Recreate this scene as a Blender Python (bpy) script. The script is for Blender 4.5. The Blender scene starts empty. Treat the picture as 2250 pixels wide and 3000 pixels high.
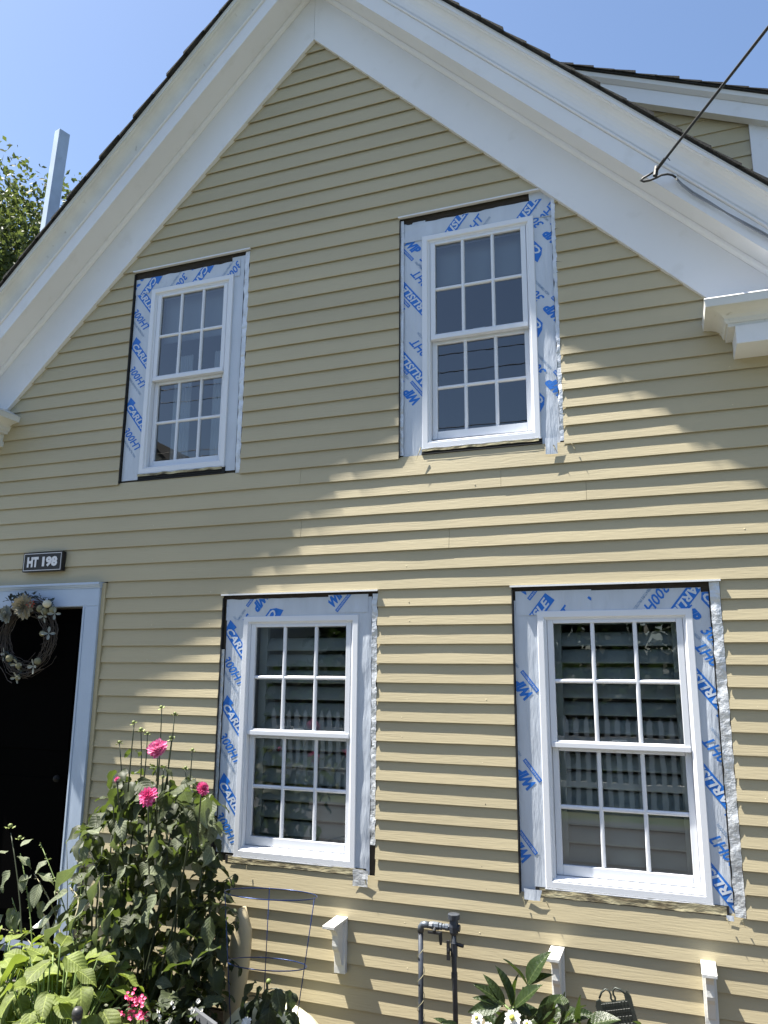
import bpy, bmesh, math, random
from mathutils import Vector, Matrix, noise, Euler
R = random.Random(7)
C = bpy.context.scene.collection
SC = bpy.context.scene
pi = math.pi

# ------------------------------------------------------------------ camera, sky, sun, exposure
YAW, PIT, ROL = math.radians(-20.3147), math.radians(11.7398), math.radians(0.4264)
FPX = 2251.06
CAM = Vector((0.0, -3.9533, -0.6544))
def cam_axes():
    cy, sy, cp, sp = math.cos(YAW), math.sin(YAW), math.cos(PIT), math.sin(PIT)
    f = Vector((sy*cp, cy*cp, sp)); r = Vector((cy, -sy, 0)); u = r.cross(f)
    cr, sr = math.cos(ROL), math.sin(ROL)
    return cr*r + sr*u, -sr*r + cr*u, f
cr_, cu_, cf_ = cam_axes()
cd = bpy.data.cameras.new('camera'); cam = bpy.data.objects.new('camera', cd); C.objects.link(cam)
cam.matrix_world = Matrix(((cr_.x, cu_.x, -cf_.x, CAM.x), (cr_.y, cu_.y, -cf_.y, CAM.y), (cr_.z, cu_.z, -cf_.z, CAM.z), (0, 0, 0, 1)))
cd.sensor_fit = 'VERTICAL'; cd.sensor_height = 36; cd.lens = 36*FPX/3000
cd.clip_start = 0.05; cd.clip_end = 2000
SC.camera = cam
def site(px, py, y=0.0):
    """surveyed spot: where the sight line of a point of the photograph meets the vertical plane y"""
    d = cf_ + cr_*((px-1125)/FPX) + cu_*((1500-py)/FPX)
    return CAM + d*((y-CAM.y)/d.y)

SUN = Vector((-4.1, -1.0, 9.0)).normalized()         # direction towards the sun
world = bpy.data.worlds.new('World'); SC.world = world; world.use_nodes = True
wn = world.node_tree.nodes; wl = world.node_tree.links
bg = wn['Background']; sky = wn.new('ShaderNodeTexSky'); sky.sky_type = 'NISHITA'; sky.sun_disc = False
sky.sun_elevation = math.asin(SUN.z); sky.sun_rotation = math.atan2(SUN.x, SUN.y)
sky.altitude = 0; sky.air_density = 1.0; sky.dust_density = 1.0; sky.ozone_density = 3.0
wl.new(sky.outputs[0], bg.inputs[0]); bg.inputs[1].default_value = 0.064
ld = bpy.data.lights.new('sun', 'SUN'); ld.energy = 5.0; ld.angle = math.radians(0.53); ld.color = (1.0, 0.95, 0.86)
sun = bpy.data.objects.new('sun', ld); C.objects.link(sun)
sun.rotation_euler = SUN.to_track_quat('Z', 'Y').to_euler()
SC.view_settings.view_transform = 'Standard'; SC.view_settings.look = 'None'
SC.view_settings.exposure = 1.85; SC.view_settings.gamma = 1.0
SC.view_settings.use_curve_mapping = False
SC.cycles.max_bounces = 8; SC.cycles.transparent_max_bounces = 16

# ------------------------------------------------------------------ materials
MATS = {}
def node(nt, t, **kw):
    n = nt.nodes.new(t)
    for k, v in kw.items():
        if hasattr(n, k): setattr(n, k, v)
    return n
def mat(name, col, rough=0.6, metal=0.0, var=0.0, vscale=3.0, stretch=(1, 1, 1), bump=0.0, bscale=60.0, bstretch=None,
        col2=None, dirt=0.0, dirtcol=(0.2, 0.18, 0.14), spec=0.5, objvar=0.0, translucent=0.0, tcol=None, bdist=0.002, dscale=14.0, dthr=0.62):
    if name in MATS: return MATS[name]
    m = bpy.data.materials.new(name); m.use_nodes = True; nt = m.node_tree; L = nt.links
    p = nt.nodes['Principled BSDF']; p.inputs['Roughness'].default_value = rough; p.inputs['Metallic'].default_value = metal
    p.inputs['Specular IOR Level'].default_value = spec
    tc = node(nt, 'ShaderNodeTexCoord')
    def noisetex(scale, st, detail=4):
        mp = node(nt, 'ShaderNodeMapping'); mp.inputs['Scale'].default_value = st; L.new(tc.outputs['Object'], mp.inputs[0])
        n = node(nt, 'ShaderNodeTexNoise'); n.inputs['Scale'].default_value = scale; n.inputs['Detail'].default_value = detail
        L.new(mp.outputs[0], n.inputs['Vector']); return n.outputs['Fac']
    cur = node(nt, 'ShaderNodeRGB'); cur.outputs[0].default_value = (*col, 1); cur = cur.outputs[0]
    def mixc(fac, b, a=None):
        mx = node(nt, 'ShaderNodeMix', data_type='RGBA'); L.new(fac, mx.inputs[0]); L.new(a or cur, mx.inputs[6])
        if isinstance(b, tuple): mx.inputs[7].default_value = (*b, 1)
        else: L.new(b, mx.inputs[7])
        return mx.outputs[2]
    def ramp(fac, a, b):
        mr = node(nt, 'ShaderNodeMapRange'); mr.inputs[1].default_value = a; mr.inputs[2].default_value = b; L.new(fac, mr.inputs[0]); return mr.outputs[0]
    if var > 0 or col2:
        c2 = col2 or tuple(max(0, c*(1-var)) for c in col)
        cur = mixc(ramp(noisetex(vscale, stretch), .35, .65), c2)
    if objvar > 0:
        oi = node(nt, 'ShaderNodeObjectInfo'); hsv = node(nt, 'ShaderNodeHueSaturation'); L.new(cur, hsv.inputs['Color'])
        L.new(ramp(oi.outputs['Random'], 0, 1), hsv.inputs['Value']); mr = hsv.inputs['Value'].links[0].from_node
        mr.inputs[3].default_value = 1-objvar; mr.inputs[4].default_value = 1+objvar*.6; cur = hsv.outputs[0]
    if dirt > 0:
        f = ramp(noisetex(dscale, stretch, 6), dthr, dthr+.14); mu = node(nt, 'ShaderNodeMath', operation='MULTIPLY'); L.new(f, mu.inputs[0]); mu.inputs[1].default_value = dirt
        cur = mixc(mu.outputs[0], dirtcol)
    L.new(cur, p.inputs['Base Color'])
    if bump > 0:
        b = node(nt, 'ShaderNodeBump'); b.inputs['Strength'].default_value = bump; b.inputs['Distance'].default_value = bdist
        L.new(noisetex(bscale, bstretch or stretch, 5), b.inputs['Height']); L.new(b.outputs[0], p.inputs['Normal'])
    if translucent > 0:
        t = node(nt, 'ShaderNodeBsdfTranslucent'); 
        if tcol: t.inputs[0].default_value = (*tcol, 1)
        else: L.new(cur, t.inputs[0])
        ms = node(nt, 'ShaderNodeMixShader'); ms.inputs[0].default_value = translucent
        L.new(p.outputs[0], ms.inputs[1]); L.new(t.outputs[0], ms.inputs[2]); L.new(ms.outputs[0], nt.nodes['Material Output'].inputs[0])
    MATS[name] = m; return m
SIDING = mat('beige_siding_paint', (.415, .358, .228), .55, var=.07, vscale=2.2, stretch=(.5, 1, 2), bump=.55, bscale=22, bstretch=(.5, 4, 7), objvar=.05, dirt=.35, dirtcol=(.36, .29, .17), dscale=30, dthr=.66, bdist=.0016)
TRIM = mat('white_trim_paint', (.71, .715, .73), .5, var=.05, vscale=1.4, bump=.35, bscale=26, dirt=.18, dirtcol=(.45, .44, .40), dscale=9, dthr=.6)
OLDTRIM = mat('old_white_trim_paint', (.64, .64, .61), .6, var=.12, vscale=5, bump=.7, bscale=18, dirt=.75, dirtcol=(.18, .16, .12), dscale=22, dthr=.66, bdist=.004)
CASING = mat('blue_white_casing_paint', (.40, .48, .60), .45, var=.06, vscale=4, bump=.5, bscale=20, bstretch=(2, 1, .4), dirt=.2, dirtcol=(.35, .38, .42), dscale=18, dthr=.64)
VINYL = mat('white_vinyl', (.66, .68, .72), .35, bump=.08, bscale=90, var=.02)
METALW = mat('white_flashing_metal', (.66, .67, .68), .35)
TAPE = mat('silver_membrane_tape', (.50, .545, .61), .36, var=.1, vscale=6, stretch=(2, 1, .6), bump=.8, bscale=26, bstretch=(3, 1, .5), bdist=.004)
FOIL = mat('crumpled_housewrap', (.62, .64, .66), .3, metal=.25, var=.18, vscale=12, bump=1.0, bscale=16, bdist=.02, dirt=.5, dirtcol=(.2, .2, .2), dscale=34, dthr=.63)
BLUE = mat('blue_print_ink', (.010, .14, .52), .45)
WHITEINK = mat('white_print', (.52, .57, .64), .45)
GREYINK = mat('grey_blue_small_print', (.16, .26, .42), .5)
DARKGAP = mat('dark_weathered_wood', (.035, .026, .018), .9, var=.5, vscale=20, stretch=(1, 1, 8), bump=.6, bscale=40)
RAWWOOD = mat('raw_chipped_wood', (.16, .13, .075), .85, col2=(.50, .45, .28), vscale=26, stretch=(.5, 1, 1.6), bump=1, bscale=50, bdist=.004, dirt=.8, dirtcol=(.04, .035, .025), dscale=30, dthr=.55)
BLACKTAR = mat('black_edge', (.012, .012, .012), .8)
SHINGLE = mat('dark_asphalt_shingle', (.018, .018, .018), .95, col2=(.035, .034, .031), vscale=60, bump=1, bscale=240, dirt=.35, dirtcol=(.25, .25, .18), dscale=25, dthr=.68)
SHEATH = mat('wall_sheathing', (.08, .065, .045), .9, var=.3, vscale=8)
BLACKDOOR = mat('black_door', (.0015, .0015, .0015), .9, spec=.02)
BLACKM = mat('black_painted_metal', (.015, .016, .018), .5, bump=.3, bscale=80)
PIPE = mat('weathered_dark_pipe', (.022, .024, .028), .5, metal=.3, col2=(.055, .065, .085), vscale=26, stretch=(1, 1, .4), bump=.6, bscale=70)
GALV = mat('galvanised_fitting', (.12, .14, .17), .45, metal=.5, var=.4, vscale=40, bump=.5, bscale=80)
SHUTTER = mat('grey_shutter_paint', (.54, .58, .56), .6)
ROOMW = mat('room_wall', (.34, .35, .36), .9)
DRAPE = mat('pale_drape', (.55, .57, .60), .9)
STONE = mat('tan_painted_ornament', (.47, .40, .26), .6, bump=.6, bscale=14, var=.08, bdist=.006)
BOULDER = mat('cream_boulder', (.74, .72, .50), .8, bump=.6, bscale=12, var=.1)
SOIL = mat('dark_mulch', (.035, .025, .016), 1, col2=(.09, .065, .04), vscale=30, bump=1, bscale=60, bdist=.02)
GRASS = mat('lawn', (.05, .075, .03), 1, col2=(.09, .095, .05), vscale=3, bump=.8, bscale=50, bdist=.02)
ROAD = mat('asphalt_road', (.07, .07, .07), .95, var=.2, vscale=2, bump=.5, bscale=90)
CONC = mat('foundation_concrete', (.12, .115, .10), .9, var=.3, vscale=6, bump=.7, bscale=30)
STEM = mat('dark_dahlia_stem', (.035, .045, .02), .6, objvar=.2)
GSTEM = mat('green_stem', (.12, .18, .05), .6, objvar=.2)
DRYSTEM = mat('dry_pale_stalk', (.28, .26, .16), .8, var=.4, vscale=40)
def leafmat(n, c, t, f, v=.18, rough=.55):
    m = mat(n, c, rough, var=.3, vscale=14, bump=.5, bscale=60, objvar=v, translucent=f, tcol=t, bdist=.003, spec=.35)
    nt = m.node_tree; L = nt.links; p = nt.nodes['Principled BSDF']
    tc = node(nt, 'ShaderNodeTexCoord'); sx = node(nt, 'ShaderNodeSeparateXYZ'); L.new(tc.outputs['Object'], sx.inputs[0])
    def mth(op, a, b):
        q = node(nt, 'ShaderNodeMath', operation=op)
        for i, w in enumerate((a, b)):
            if isinstance(w, (int, float)): q.inputs[i].default_value = w
            elif w is not None: L.new(w, q.inputs[i])
        return q.outputs[0]
    ay = mth('ABSOLUTE', sx.outputs['Y'], None)
    rib = mth('LESS_THAN', ay, .011)
    vein = mth('SINE', mth('MULTIPLY', mth('SUBTRACT', sx.outputs['X'], mth('MULTIPLY', ay, .9)), 58.0), None)
    vm = mth('MULTIPLY', mth('GREATER_THAN', vein, .94), .16)
    fac = mth('MAXIMUM', mth('MULTIPLY', rib, .5), vm)
    old = p.inputs['Base Color'].links[0].from_socket
    mx = node(nt, 'ShaderNodeMix', data_type='RGBA'); L.new(fac, mx.inputs[0]); L.new(old, mx.inputs[6]); mx.inputs[7].default_value = (min(1, c[0]*1.9+.03), min(1, c[1]*1.8+.03), c[2]*1.7+.01, 1)
    L.new(mx.outputs[2], p.inputs['Base Color'])
    b = node(nt, 'ShaderNodeBump'); b.inputs['Strength'].default_value = .22; b.inputs['Distance'].default_value = .002
    L.new(vein, b.inputs['Height']); L.new(p.inputs['Normal'].links[0].from_socket, b.inputs['Normal']); L.new(b.outputs[0], p.inputs['Normal'])
    return m
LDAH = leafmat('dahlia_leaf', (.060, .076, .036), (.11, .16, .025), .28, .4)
LDAH2 = leafmat('pale_dahlia_leaf', (.16, .185, .115), (.15, .2, .06), .25, .25)  # paler leaf variant, brightened further to stand for sunlit leaves
LHOS = leafmat('chartreuse_hosta_leaf', (.185, .235, .055), (.22, .29, .035), .35, .35)
LPEO = leafmat('glossy_peony_leaf', (.030, .048, .018), (.08, .13, .02), .25, .3, .25)
LROSE = leafmat('dark_rose_leaf', (.035, .05, .022), (.07, .11, .02), .25, .3)
LSM = leafmat('small_dark_leaf', (.035, .05, .022), (.06, .1, .02), .2, .3)
LPEP = leafmat('drooping_pepper_leaf', (.06, .078, .045), (.08, .12, .035), .22, .3)
LTREE = leafmat('tree_leaf', (.070, .095, .032), (.12, .155, .035), .32, .5)
LTREE2 = leafmat('hedge_tree_leaf', (.03, .045, .018), (.05, .09, .02), .25, .4)
BARK = mat('bark', (.11, .09, .07), .9, bump=.8, bscale=20)
PINK = mat('pink_petal', (.72, .09, .30), .5, col2=(.85, .42, .60), vscale=60, translucent=.25, objvar=.1)
PINK2 = mat('deep_pink_petal', (.60, .04, .20), .5, col2=(.75, .22, .42), vscale=50, translucent=.2)
MAGENTA = mat('magenta_petal', (.62, .02, .13), .5, col2=(.8, .14, .28), vscale=80, translucent=.2)
WHITEP = mat('white_petal', (.80, .79, .74), .6, translucent=.25)
CREAMP = mat('shaded_cream_petal', (.27, .24, .17), .7, objvar=.1)  # cream lowered in the colour for the shade by the door
GREYP = mat('shaded_grey_petal', (.21, .225, .20), .7)  # also darkened in the colour to stand for the doorway shade
CORAL = mat('coral_petal', (.55, .12, .08), .7)
BUD = mat('green_bud', (.15, .19, .05), .6, objvar=.2)
TWIG = mat('wreath_twig', (.075, .06, .05), .9, objvar=.3)
TWIGGREEN = mat('wreath_dark_foliage', (.03, .045, .045), .8)
BALL = mat('dried_seed_ball', (.18, .17, .10), .9)
YELLOWC = mat('yellow_flower_centre', (.35, .34, .05), .8)
WIRE = mat('blue_coated_wire', (.012, .03, .11), .3, metal=.4)
CABLE = mat('black_cable', (.012, .012, .012), .5)
CABLEG = mat('painted_cable', (.22, .23, .25), .5)
POSTM = mat('grey_post', (.42, .50, .60), .5, metal=.2, var=.15, vscale=6, dirt=.3, dirtcol=(.2, .2, .22))
def glassmat(name, refl, tint):
    m = bpy.data.materials.new(name); m.use_nodes = True; nt = m.node_tree; nt.nodes.remove(nt.nodes['Principled BSDF'])
    t = node(nt, 'ShaderNodeBsdfTransparent'); t.inputs[0].default_value = (*tint, 1)
    g = node(nt, 'ShaderNodeBsdfGlossy'); g.inputs['Roughness'].default_value = 0.0
    tc = node(nt, 'ShaderNodeTexCoord'); nz = node(nt, 'ShaderNodeTexNoise'); nz.inputs['Scale'].default_value = 5
    nt.links.new(tc.outputs['Object'], nz.inputs['Vector'])
    bp = node(nt, 'ShaderNodeBump'); bp.inputs['Strength'].default_value = .05; bp.inputs['Distance'].default_value = .004
    nt.links.new(nz.outputs['Fac'], bp.inputs['Height']); nt.links.new(bp.outputs[0], g.inputs['Normal'])
    fr = node(nt, 'ShaderNodeFresnel'); fr.inputs['IOR'].default_value = 1.5
    ma = node(nt, 'ShaderNodeMath', operation='MULTIPLY_ADD'); ma.use_clamp = True
    nt.links.new(fr.outputs[0], ma.inputs[0]); ma.inputs[1].default_value = 1.3; ma.inputs[2].default_value = refl
    mx = node(nt, 'ShaderNodeMixShader'); nt.links.new(ma.outputs[0], mx.inputs[0]); nt.links.new(t.outputs[0], mx.inputs[1]); nt.links.new(g.outputs[0], mx.inputs[2])
    nt.links.new(mx.outputs[0], nt.nodes['Material Output'].inputs[0]); return m
GLASS = glassmat('window_glass', .09, (.80, .84, .84))

# ------------------------------------------------------------------ helpers
class MB:
    def __init__(s): s.v = []; s.f = []
    def add(s, vs, fs):
        o = len(s.v); s.v += [tuple(v) for v in vs]; s.f += [tuple(i+o for i in f) for f in fs]; return s
    def box(s, x0, x1, y0, y1, z0, z1):
        return s.add([(x0,y0,z0),(x1,y0,z0),(x1,y1,z0),(x0,y1,z0),(x0,y0,z1),(x1,y0,z1),(x1,y1,z1),(x0,y1,z1)],
                     [(0,3,2,1),(4,5,6,7),(0,1,5,4),(1,2,6,5),(2,3,7,6),(3,0,4,7)])
    def tube(s, pts, r, n=6, cap=True):
        pts = [Vector(p) for p in pts]; rs = r if isinstance(r, (list, tuple)) else [r]*len(pts); vs = []; fs = []
        ref = None
        for i, p in enumerate(pts):
            t = (pts[min(i+1, len(pts)-1)]-pts[max(i-1, 0)])
            t = t.normalized() if t.length > 1e-9 else Vector((0, 0, 1))
            if ref is None: ref = Vector((0, 0, 1)) if abs(t.z) < .9 else Vector((1, 0, 0))
            a = (ref - t*ref.dot(t)).normalized(); ref = a; b = t.cross(a)
            for k in range(n):
                an = 2*pi*k/n; vs.append(p + a*(rs[i]*math.cos(an)) + b*(rs[i]*math.sin(an)))
        for i in range(len(pts)-1):
            for k in range(n): fs.append((i*n+k, i*n+(k+1) % n, (i+1)*n+(k+1) % n, (i+1)*n+k))
        if cap: fs.append(tuple(range(n))[::-1]); fs.append(tuple((len(pts)-1)*n+k for k in range(n)))
        return s.add(vs, fs)
    def ball(s, c, r, n=8, m=6, sq=(1, 1, 1)):
        vs = []; fs = []
        for j in range(m+1):
            th = pi*j/m
            for k in range(n):
                ph = 2*pi*k/n; vs.append((c[0]+r*sq[0]*math.sin(th)*math.cos(ph), c[1]+r*sq[1]*math.sin(th)*math.sin(ph), c[2]+r*sq[2]*math.cos(th)))
        for j in range(m):
            for k in range(n): fs.append((j*n+k, (j+1)*n+k, (j+1)*n+(k+1) % n, j*n+(k+1) % n))
        return s.add(vs, fs)
    def loft(s, rings, closed=True, caps=True):
        n = len(rings[0]); vs = [v for r in rings for v in r]; fs = []
        for i in range(len(rings)-1):
            for k in range(n if closed else n-1): fs.append((i*n+k, i*n+(k+1) % n, (i+1)*n+(k+1) % n, (i+1)*n+k))
        if caps: fs.append(tuple(range(n))[::-1]); fs.append(tuple((len(rings)-1)*n+k for k in range(n)))
        return s.add(vs, fs)
    def mesh(s, name, m, smooth=False, fixn=True):
        me = bpy.data.meshes.new(name); me.from_pydata(s.v, [], s.f); me.materials.append(m)
        if fixn:
            b = bmesh.new(); b.from_mesh(me); bmesh.ops.recalc_face_normals(b, faces=b.faces); b.to_mesh(me); b.free()
        if smooth: me.polygons.foreach_set('use_smooth', [True]*len(me.polygons))
        me.update(); return me
    def build(s, name, m, parent=None, smooth=False, fixn=True, bevel=0, **props):
        me = s.mesh(name, m, smooth, fixn)
        if bevel:
            b = bmesh.new(); b.from_mesh(me)
            bmesh.ops.bevel(b, geom=[e for e in b.edges if len(e.link_faces) == 2 and e.calc_face_angle(0) > .6], offset=bevel, segments=2, affect='EDGES', profile=.6)
            b.to_mesh(me); b.free()
        return put(name, me, parent, **props)
def root_of(o):
    v = Vector((0, 0, 0))
    while o: v = v + o.location; o = o.parent
    return v
def put(name, me, parent=None, mw=None, **props):
    o = bpy.data.objects.new(name, me); C.objects.link(o)
    if parent:
        o.parent = parent
        o.matrix_parent_inverse = Matrix.Translation(-parent['base']) if 'base' in parent.keys() and False else Matrix.Translation(-BASE.get(parent.name, Vector((0, 0, 0))))
    if mw is not None: o.matrix_basis = mw
    for k, v in props.items(): o[k] = v
    return o
BASE = {}
def thing(name, label, cat, loc=(0, 0, 0), group=None):
    o = bpy.data.objects.new(name, None); C.objects.link(o); o.location = loc; o.empty_display_size = .1
    BASE[o.name] = Vector(loc); o['label'] = label; o['category'] = cat
    if group: o['group'] = group
    return o
def tag(o, label, cat, group=None):
    o['label'] = label; o['category'] = cat
    if group: o['group'] = group
    return o

# ------------------------------------------------------------------ ground, street
GZ = -2.78
g = MB(); g.add([(-400, -400, GZ), (400, -400, GZ), (400, 400, GZ), (-400, 400, GZ)], [(0, 1, 2, 3)])
g.build('ground', GRASS, kind='structure')
g = MB(); g.add([(-60, -8.2, GZ+.004), (60, -8.2, GZ+.004), (60, -4.6, GZ+.004), (-60, -4.6, GZ+.004)], [(0, 1, 2, 3)])
g.build('road', ROAD, kind='structure')
g = MB(); g.add([(-60, -3.6, GZ+.008), (60, -3.6, GZ+.008), (60, -1.9, GZ+.008), (-60, -1.9, GZ+.008)], [(0, 1, 2, 3)])
g.build('pavement', mat('pale_concrete_walk', (.20, .19, .17), .9, var=.12, vscale=3, bump=.3, bscale=60), kind='structure')
BZ = -2.50
g = MB()
nx, ny = 60, 12
vs = []; fs = []
for j in range(ny+1):
    for i in range(nx+1):
        x = -6+8*i/nx; y = -1.7+1.75*j/ny; vs.append((x, y, BZ+.05*noise.noise(Vector((x*3, y*3, 0)))*math.sin(pi*j/ny)+.05*math.sin(pi*j/ny)))
for j in range(ny):
    for i in range(nx): fs.append((j*(nx+1)+i, j*(nx+1)+i+1, (j+1)*(nx+1)+i+1, (j+1)*(nx+1)+i))
g.add(vs, fs).build('garden_bed', SOIL, kind='structure', smooth=True)

g = MB(); g.box(-6, 2, -1.80, -1.70, GZ-.05, BZ+.03)
tag(g.build('bed_kerb', CONC, bevel=.01), 'low concrete kerb holding up the flower bed along the house', 'kerb')
# ------------------------------------------------------------------ house shell
AX, AZ = -1.9785, 3.4886
RT2 = math.sqrt(2)
WL, WR = -4.85, 0.90
ZK = [2.875,2.770,2.664,2.557,2.452,2.346,2.245,2.142,2.037,1.933,1.831,1.728,1.625,1.522,1.422,1.320,1.218,1.119,1.019,.918,.822,.720,.621,.522,.421,.317,.212,.109,0.,-.109,-.212,-.306,-.407,-.509,-.610,-.711,-.810,-.911,-1.012,-1.112,-1.209,-1.310,-1.405,-1.501,-1.598,-1.697,-1.794,-1.898,-2.002,-2.104,-2.206,-2.308,-2.410]
ZK = [2.875+.1045*i for i in range(6, 0, -1)] + ZK
house = thing('clapboard_house', 'beige clapboard gable house with white trim and four windows being replaced', 'house', (AX, 0, GZ))
OPEN = dict(UL=(-3.312, -2.408, .522, 2.034), UR=(-1.380, -.460, .522, 2.034), LL=(-2.482, -1.500, -1.692, -.213), LR=(-.760, .233, -1.698, -.215))
DOOR = (-4.50, -3.335, -3.0, -.113)
WIN = dict(UL=(-3.166, -2.526, .584, 1.882), UR=(-1.241, -.581, .571, 1.886), LL=(-2.339, -1.615, -1.653, -.345), LR=(-.633, .104, -1.655, -.347))
T = .0134
def halfw(z): return AZ - z + .055*RT2        # half width of clapboard field, running under the rake boards
def clapboard(xb0, xt0, xb1, xt1, zb, zt):
    n = max(2, int((xb1-xb0)/.22)+1); rings = []; e = zt-zb
    sd = R.uniform(0, 100)
    for i in range(n+1):
        t = i/n; xb = xb0+(xb1-xb0)*t; xt = xt0+(xt1-xt0)*t
        wy = .0020*noise.noise(Vector((xb*1.3, sd, 0)))+.0008*noise.noise(Vector((xb*5, sd, 3))); wz = .0030*noise.noise(Vector((xb*.8, zb*7, 9)))
        rings.append([(xb, wy+.0006, zb+wz+.0008), (xb, wy+.0014, zb+wz), (xb, wy+.0062, zb+wz), (xt, T*1.16+.003, zt+.014), (xt, T*1.14, zt+.014)])  # thin butt with an invented slot behind it, shaped to deepen the shade lines
    b = MB(); b.loft(rings); b.build('clapboard', SIDING, house)
JOINTS = {24: [-1.995], 25: [-.80], 26: [-.36, ], 27: [-1.98], 28: [-1.09]}
def add_boards():
    for j in range(1, len(ZK)):
        zb, zt = ZK[j], ZK[j-1]; k = j-6
        zm = (zb+zt)/2
        segs = [(max(WL, AX-halfw(zb)), max(WL, AX-halfw(zt)), min(WR, AX+halfw(zb)), min(WR, AX+halfw(zt)))]
        if AX+halfw(zt) < AX+.05: segs = [(AX-halfw(zb), AX-.03, AX+halfw(zb), AX+.03)]
        cuts = [(o[0], o[1]) for o in OPEN.values() if o[2]+.02 < zm < o[3]-.02]
        if DOOR[2] < zm < DOOR[3]: cuts.append((DOOR[0], DOOR[1]))
        # boards that straddle the sill line of an opening keep their full run below it
        for c0, c1 in cuts:
            new = []
            for a, b_, c, d in segs:
                if c1 <= min(a, b_) or c0 >= max(c, d): new.append((a, b_, c, d)); continue
                if c0 > max(a, b_)+.005: new.append((a, b_, c0, c0))
                if c1 < min(c, d)-.005: new.append((c1, c1, c, d))
            segs = new
        for x in JOINTS.get(k, []):
            new = []
            for a, b_, c, d in segs:
                if a < x < c: new += [(a, b_, x-.0008, x-.0008), (x+.0008, x+.0008, c, d)]
                else: new.append((a, b_, c, d))
            segs = new
        for s_ in segs: clapboard(s_[0], s_[1], s_[2], s_[3], zb, zt)
add_boards()
# nails: small painted heads near lower board edges
def nails():
    b = MB()
    for j in range(14, len(ZK)):
        z = ZK[j]+.018
        for x0 in (-3.0, -2.55, -1.33, -.93, .36, .62):
            x = x0+R.uniform(-.02, .02)
            if any(o[0]-.01 < x < o[1]+.01 and o[2] < z < o[3] for o in OPEN.values()): continue
            if R.random() < .5: continue
            b.ball((x+R.uniform(-.02, .02), T*.14+.0012, z+R.uniform(-.006, .006)), .0034, 6, 4, (1, .45, 1))
    b.build('siding_nail', mat('nail_paint', (.52, .46, .30), .6, dirt=.9, dirtcol=(.12, .10, .07), dscale=9, dthr=.5), house, smooth=True, kind='stuff')
nails()

def clip_poly(poly, a, b, c):     # keep a*x+b*z<=c
    out = []
    for i in range(len(poly)):
        p, q = poly[i], poly[(i+1) % len(poly)]
        dp = a*p[0]+b*p[1]-c; dq = a*q[0]+b*q[1]-c
        if dp <= 0: out.append(p)
        if (dp < 0 < dq) or (dq < 0 < dp):
            t = dp/(dp-dq); out.append((p[0]+(q[0]-p[0])*t, p[1]+(q[1]-p[1])*t))
    return out
def sheathing():
    xs = sorted({WL, WR, -4.30, -3.49, AX} | {w[i] for w in WIN.values() for i in (0, 1)})
    zs = sorted({GZ+.35, 4.3, -.27} | {w[i] for w in WIN.values() for i in (2, 3)})
    b = MB()
    for i in range(len(xs)-1):
        for j in range(len(zs)-1):
            xm, zm = (xs[i]+xs[i+1])/2, (zs[j]+zs[j+1])/2
            if any(w[0] < xm < w[1] and w[2] < zm < w[3] for w in WIN.values()): continue
            if -4.30 < xm < -3.49 and zm < -.27: continue
            p = [(xs[i], zs[j]), (xs[i+1], zs[j]), (xs[i+1], zs[j+1]), (xs[i], zs[j+1])]
            p = clip_poly(p, 1, 1, AX+AZ+.3*RT2)
            p = clip_poly(p, -1, 1, -AX+AZ+.3*RT2)
            if len(p) < 3: continue
            n = len(p); b.add([(x, .030, z) for x, z in p]+[(x, .10, z) for x, z in p], [tuple(range(n)), tuple(range(n, 2*n))[::-1]]+[(q, (q+1) % n, n+(q+1) % n, n+q) for q in range(n)])
    b.build('wall', SHEATH, house)
    b = MB(); b.box(WL+.01, -4.32, .03, .2, GZ-.1, GZ+.345); b.box(-3.47, WR-.01, .03, .2, GZ-.1, GZ+.345); b.build('foundation', CONC, house)
    b = MB(); b.box(WL, WL+.1, .1, 7, GZ, 1.2); b.box(WR-.1, WR, .1, 7, GZ, 1.2); b.box(WL, WR, 7, 7.1, GZ, 1.2)
    b.build('side_wall', mat('side_wall_paint', (.49, .43, .27), .6), house)
    b = MB(); b.add([(WL, 7, 1.2), (WR, 7, 1.2), (AX, 7, 4.0)], [(0, 1, 2)]); b.build('rear_gable', SIDING, house)
sheathing()
for x0, x1 in ((WL-.10, WL), (WR, WR+.10)):
    b = MB(); b.box(x0, x1, -.012, .10, GZ+.3, 1.0); b.build('corner_board', TRIM, house, bevel=.002)

# ------------------------------------------------------------------ rakes, cornice returns, roof
def rake(profile, name, m, lo=1.10, side=1, smooth=False, closed=True, jit=0.0, n=2):
    """profile of (s, p): s outward from the clapboard edge, p out from the wall; swept from the ridge down to a plumb cut lo from the eave"""
    rings = []
    for i in range(n+1):
        t = i/n; ring = []
        for s, p in profile:
            d = max(.0009, lo*t)   # horizontal distance from the ridge
            w = jit*noise.noise(Vector((d*2.1, side*5+s*3, 1)))
            x = AX+side*d; z = AZ+s*RT2-d
            ring.append((x, -p+w, z+w))
        rings.append(ring)
    b = MB(); b.loft(rings, closed=closed, caps=closed); return b.build(name, m, house, smooth=smooth)
EAVE = 3.12
def arc(c, r, a0, a1, n=6): return [(c[0]+r*math.cos(math.radians(a0+(a1-a0)*i/n)), c[1]+r*math.sin(math.radians(a0+(a1-a0)*i/n))) for i in range(n+1)]
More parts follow.
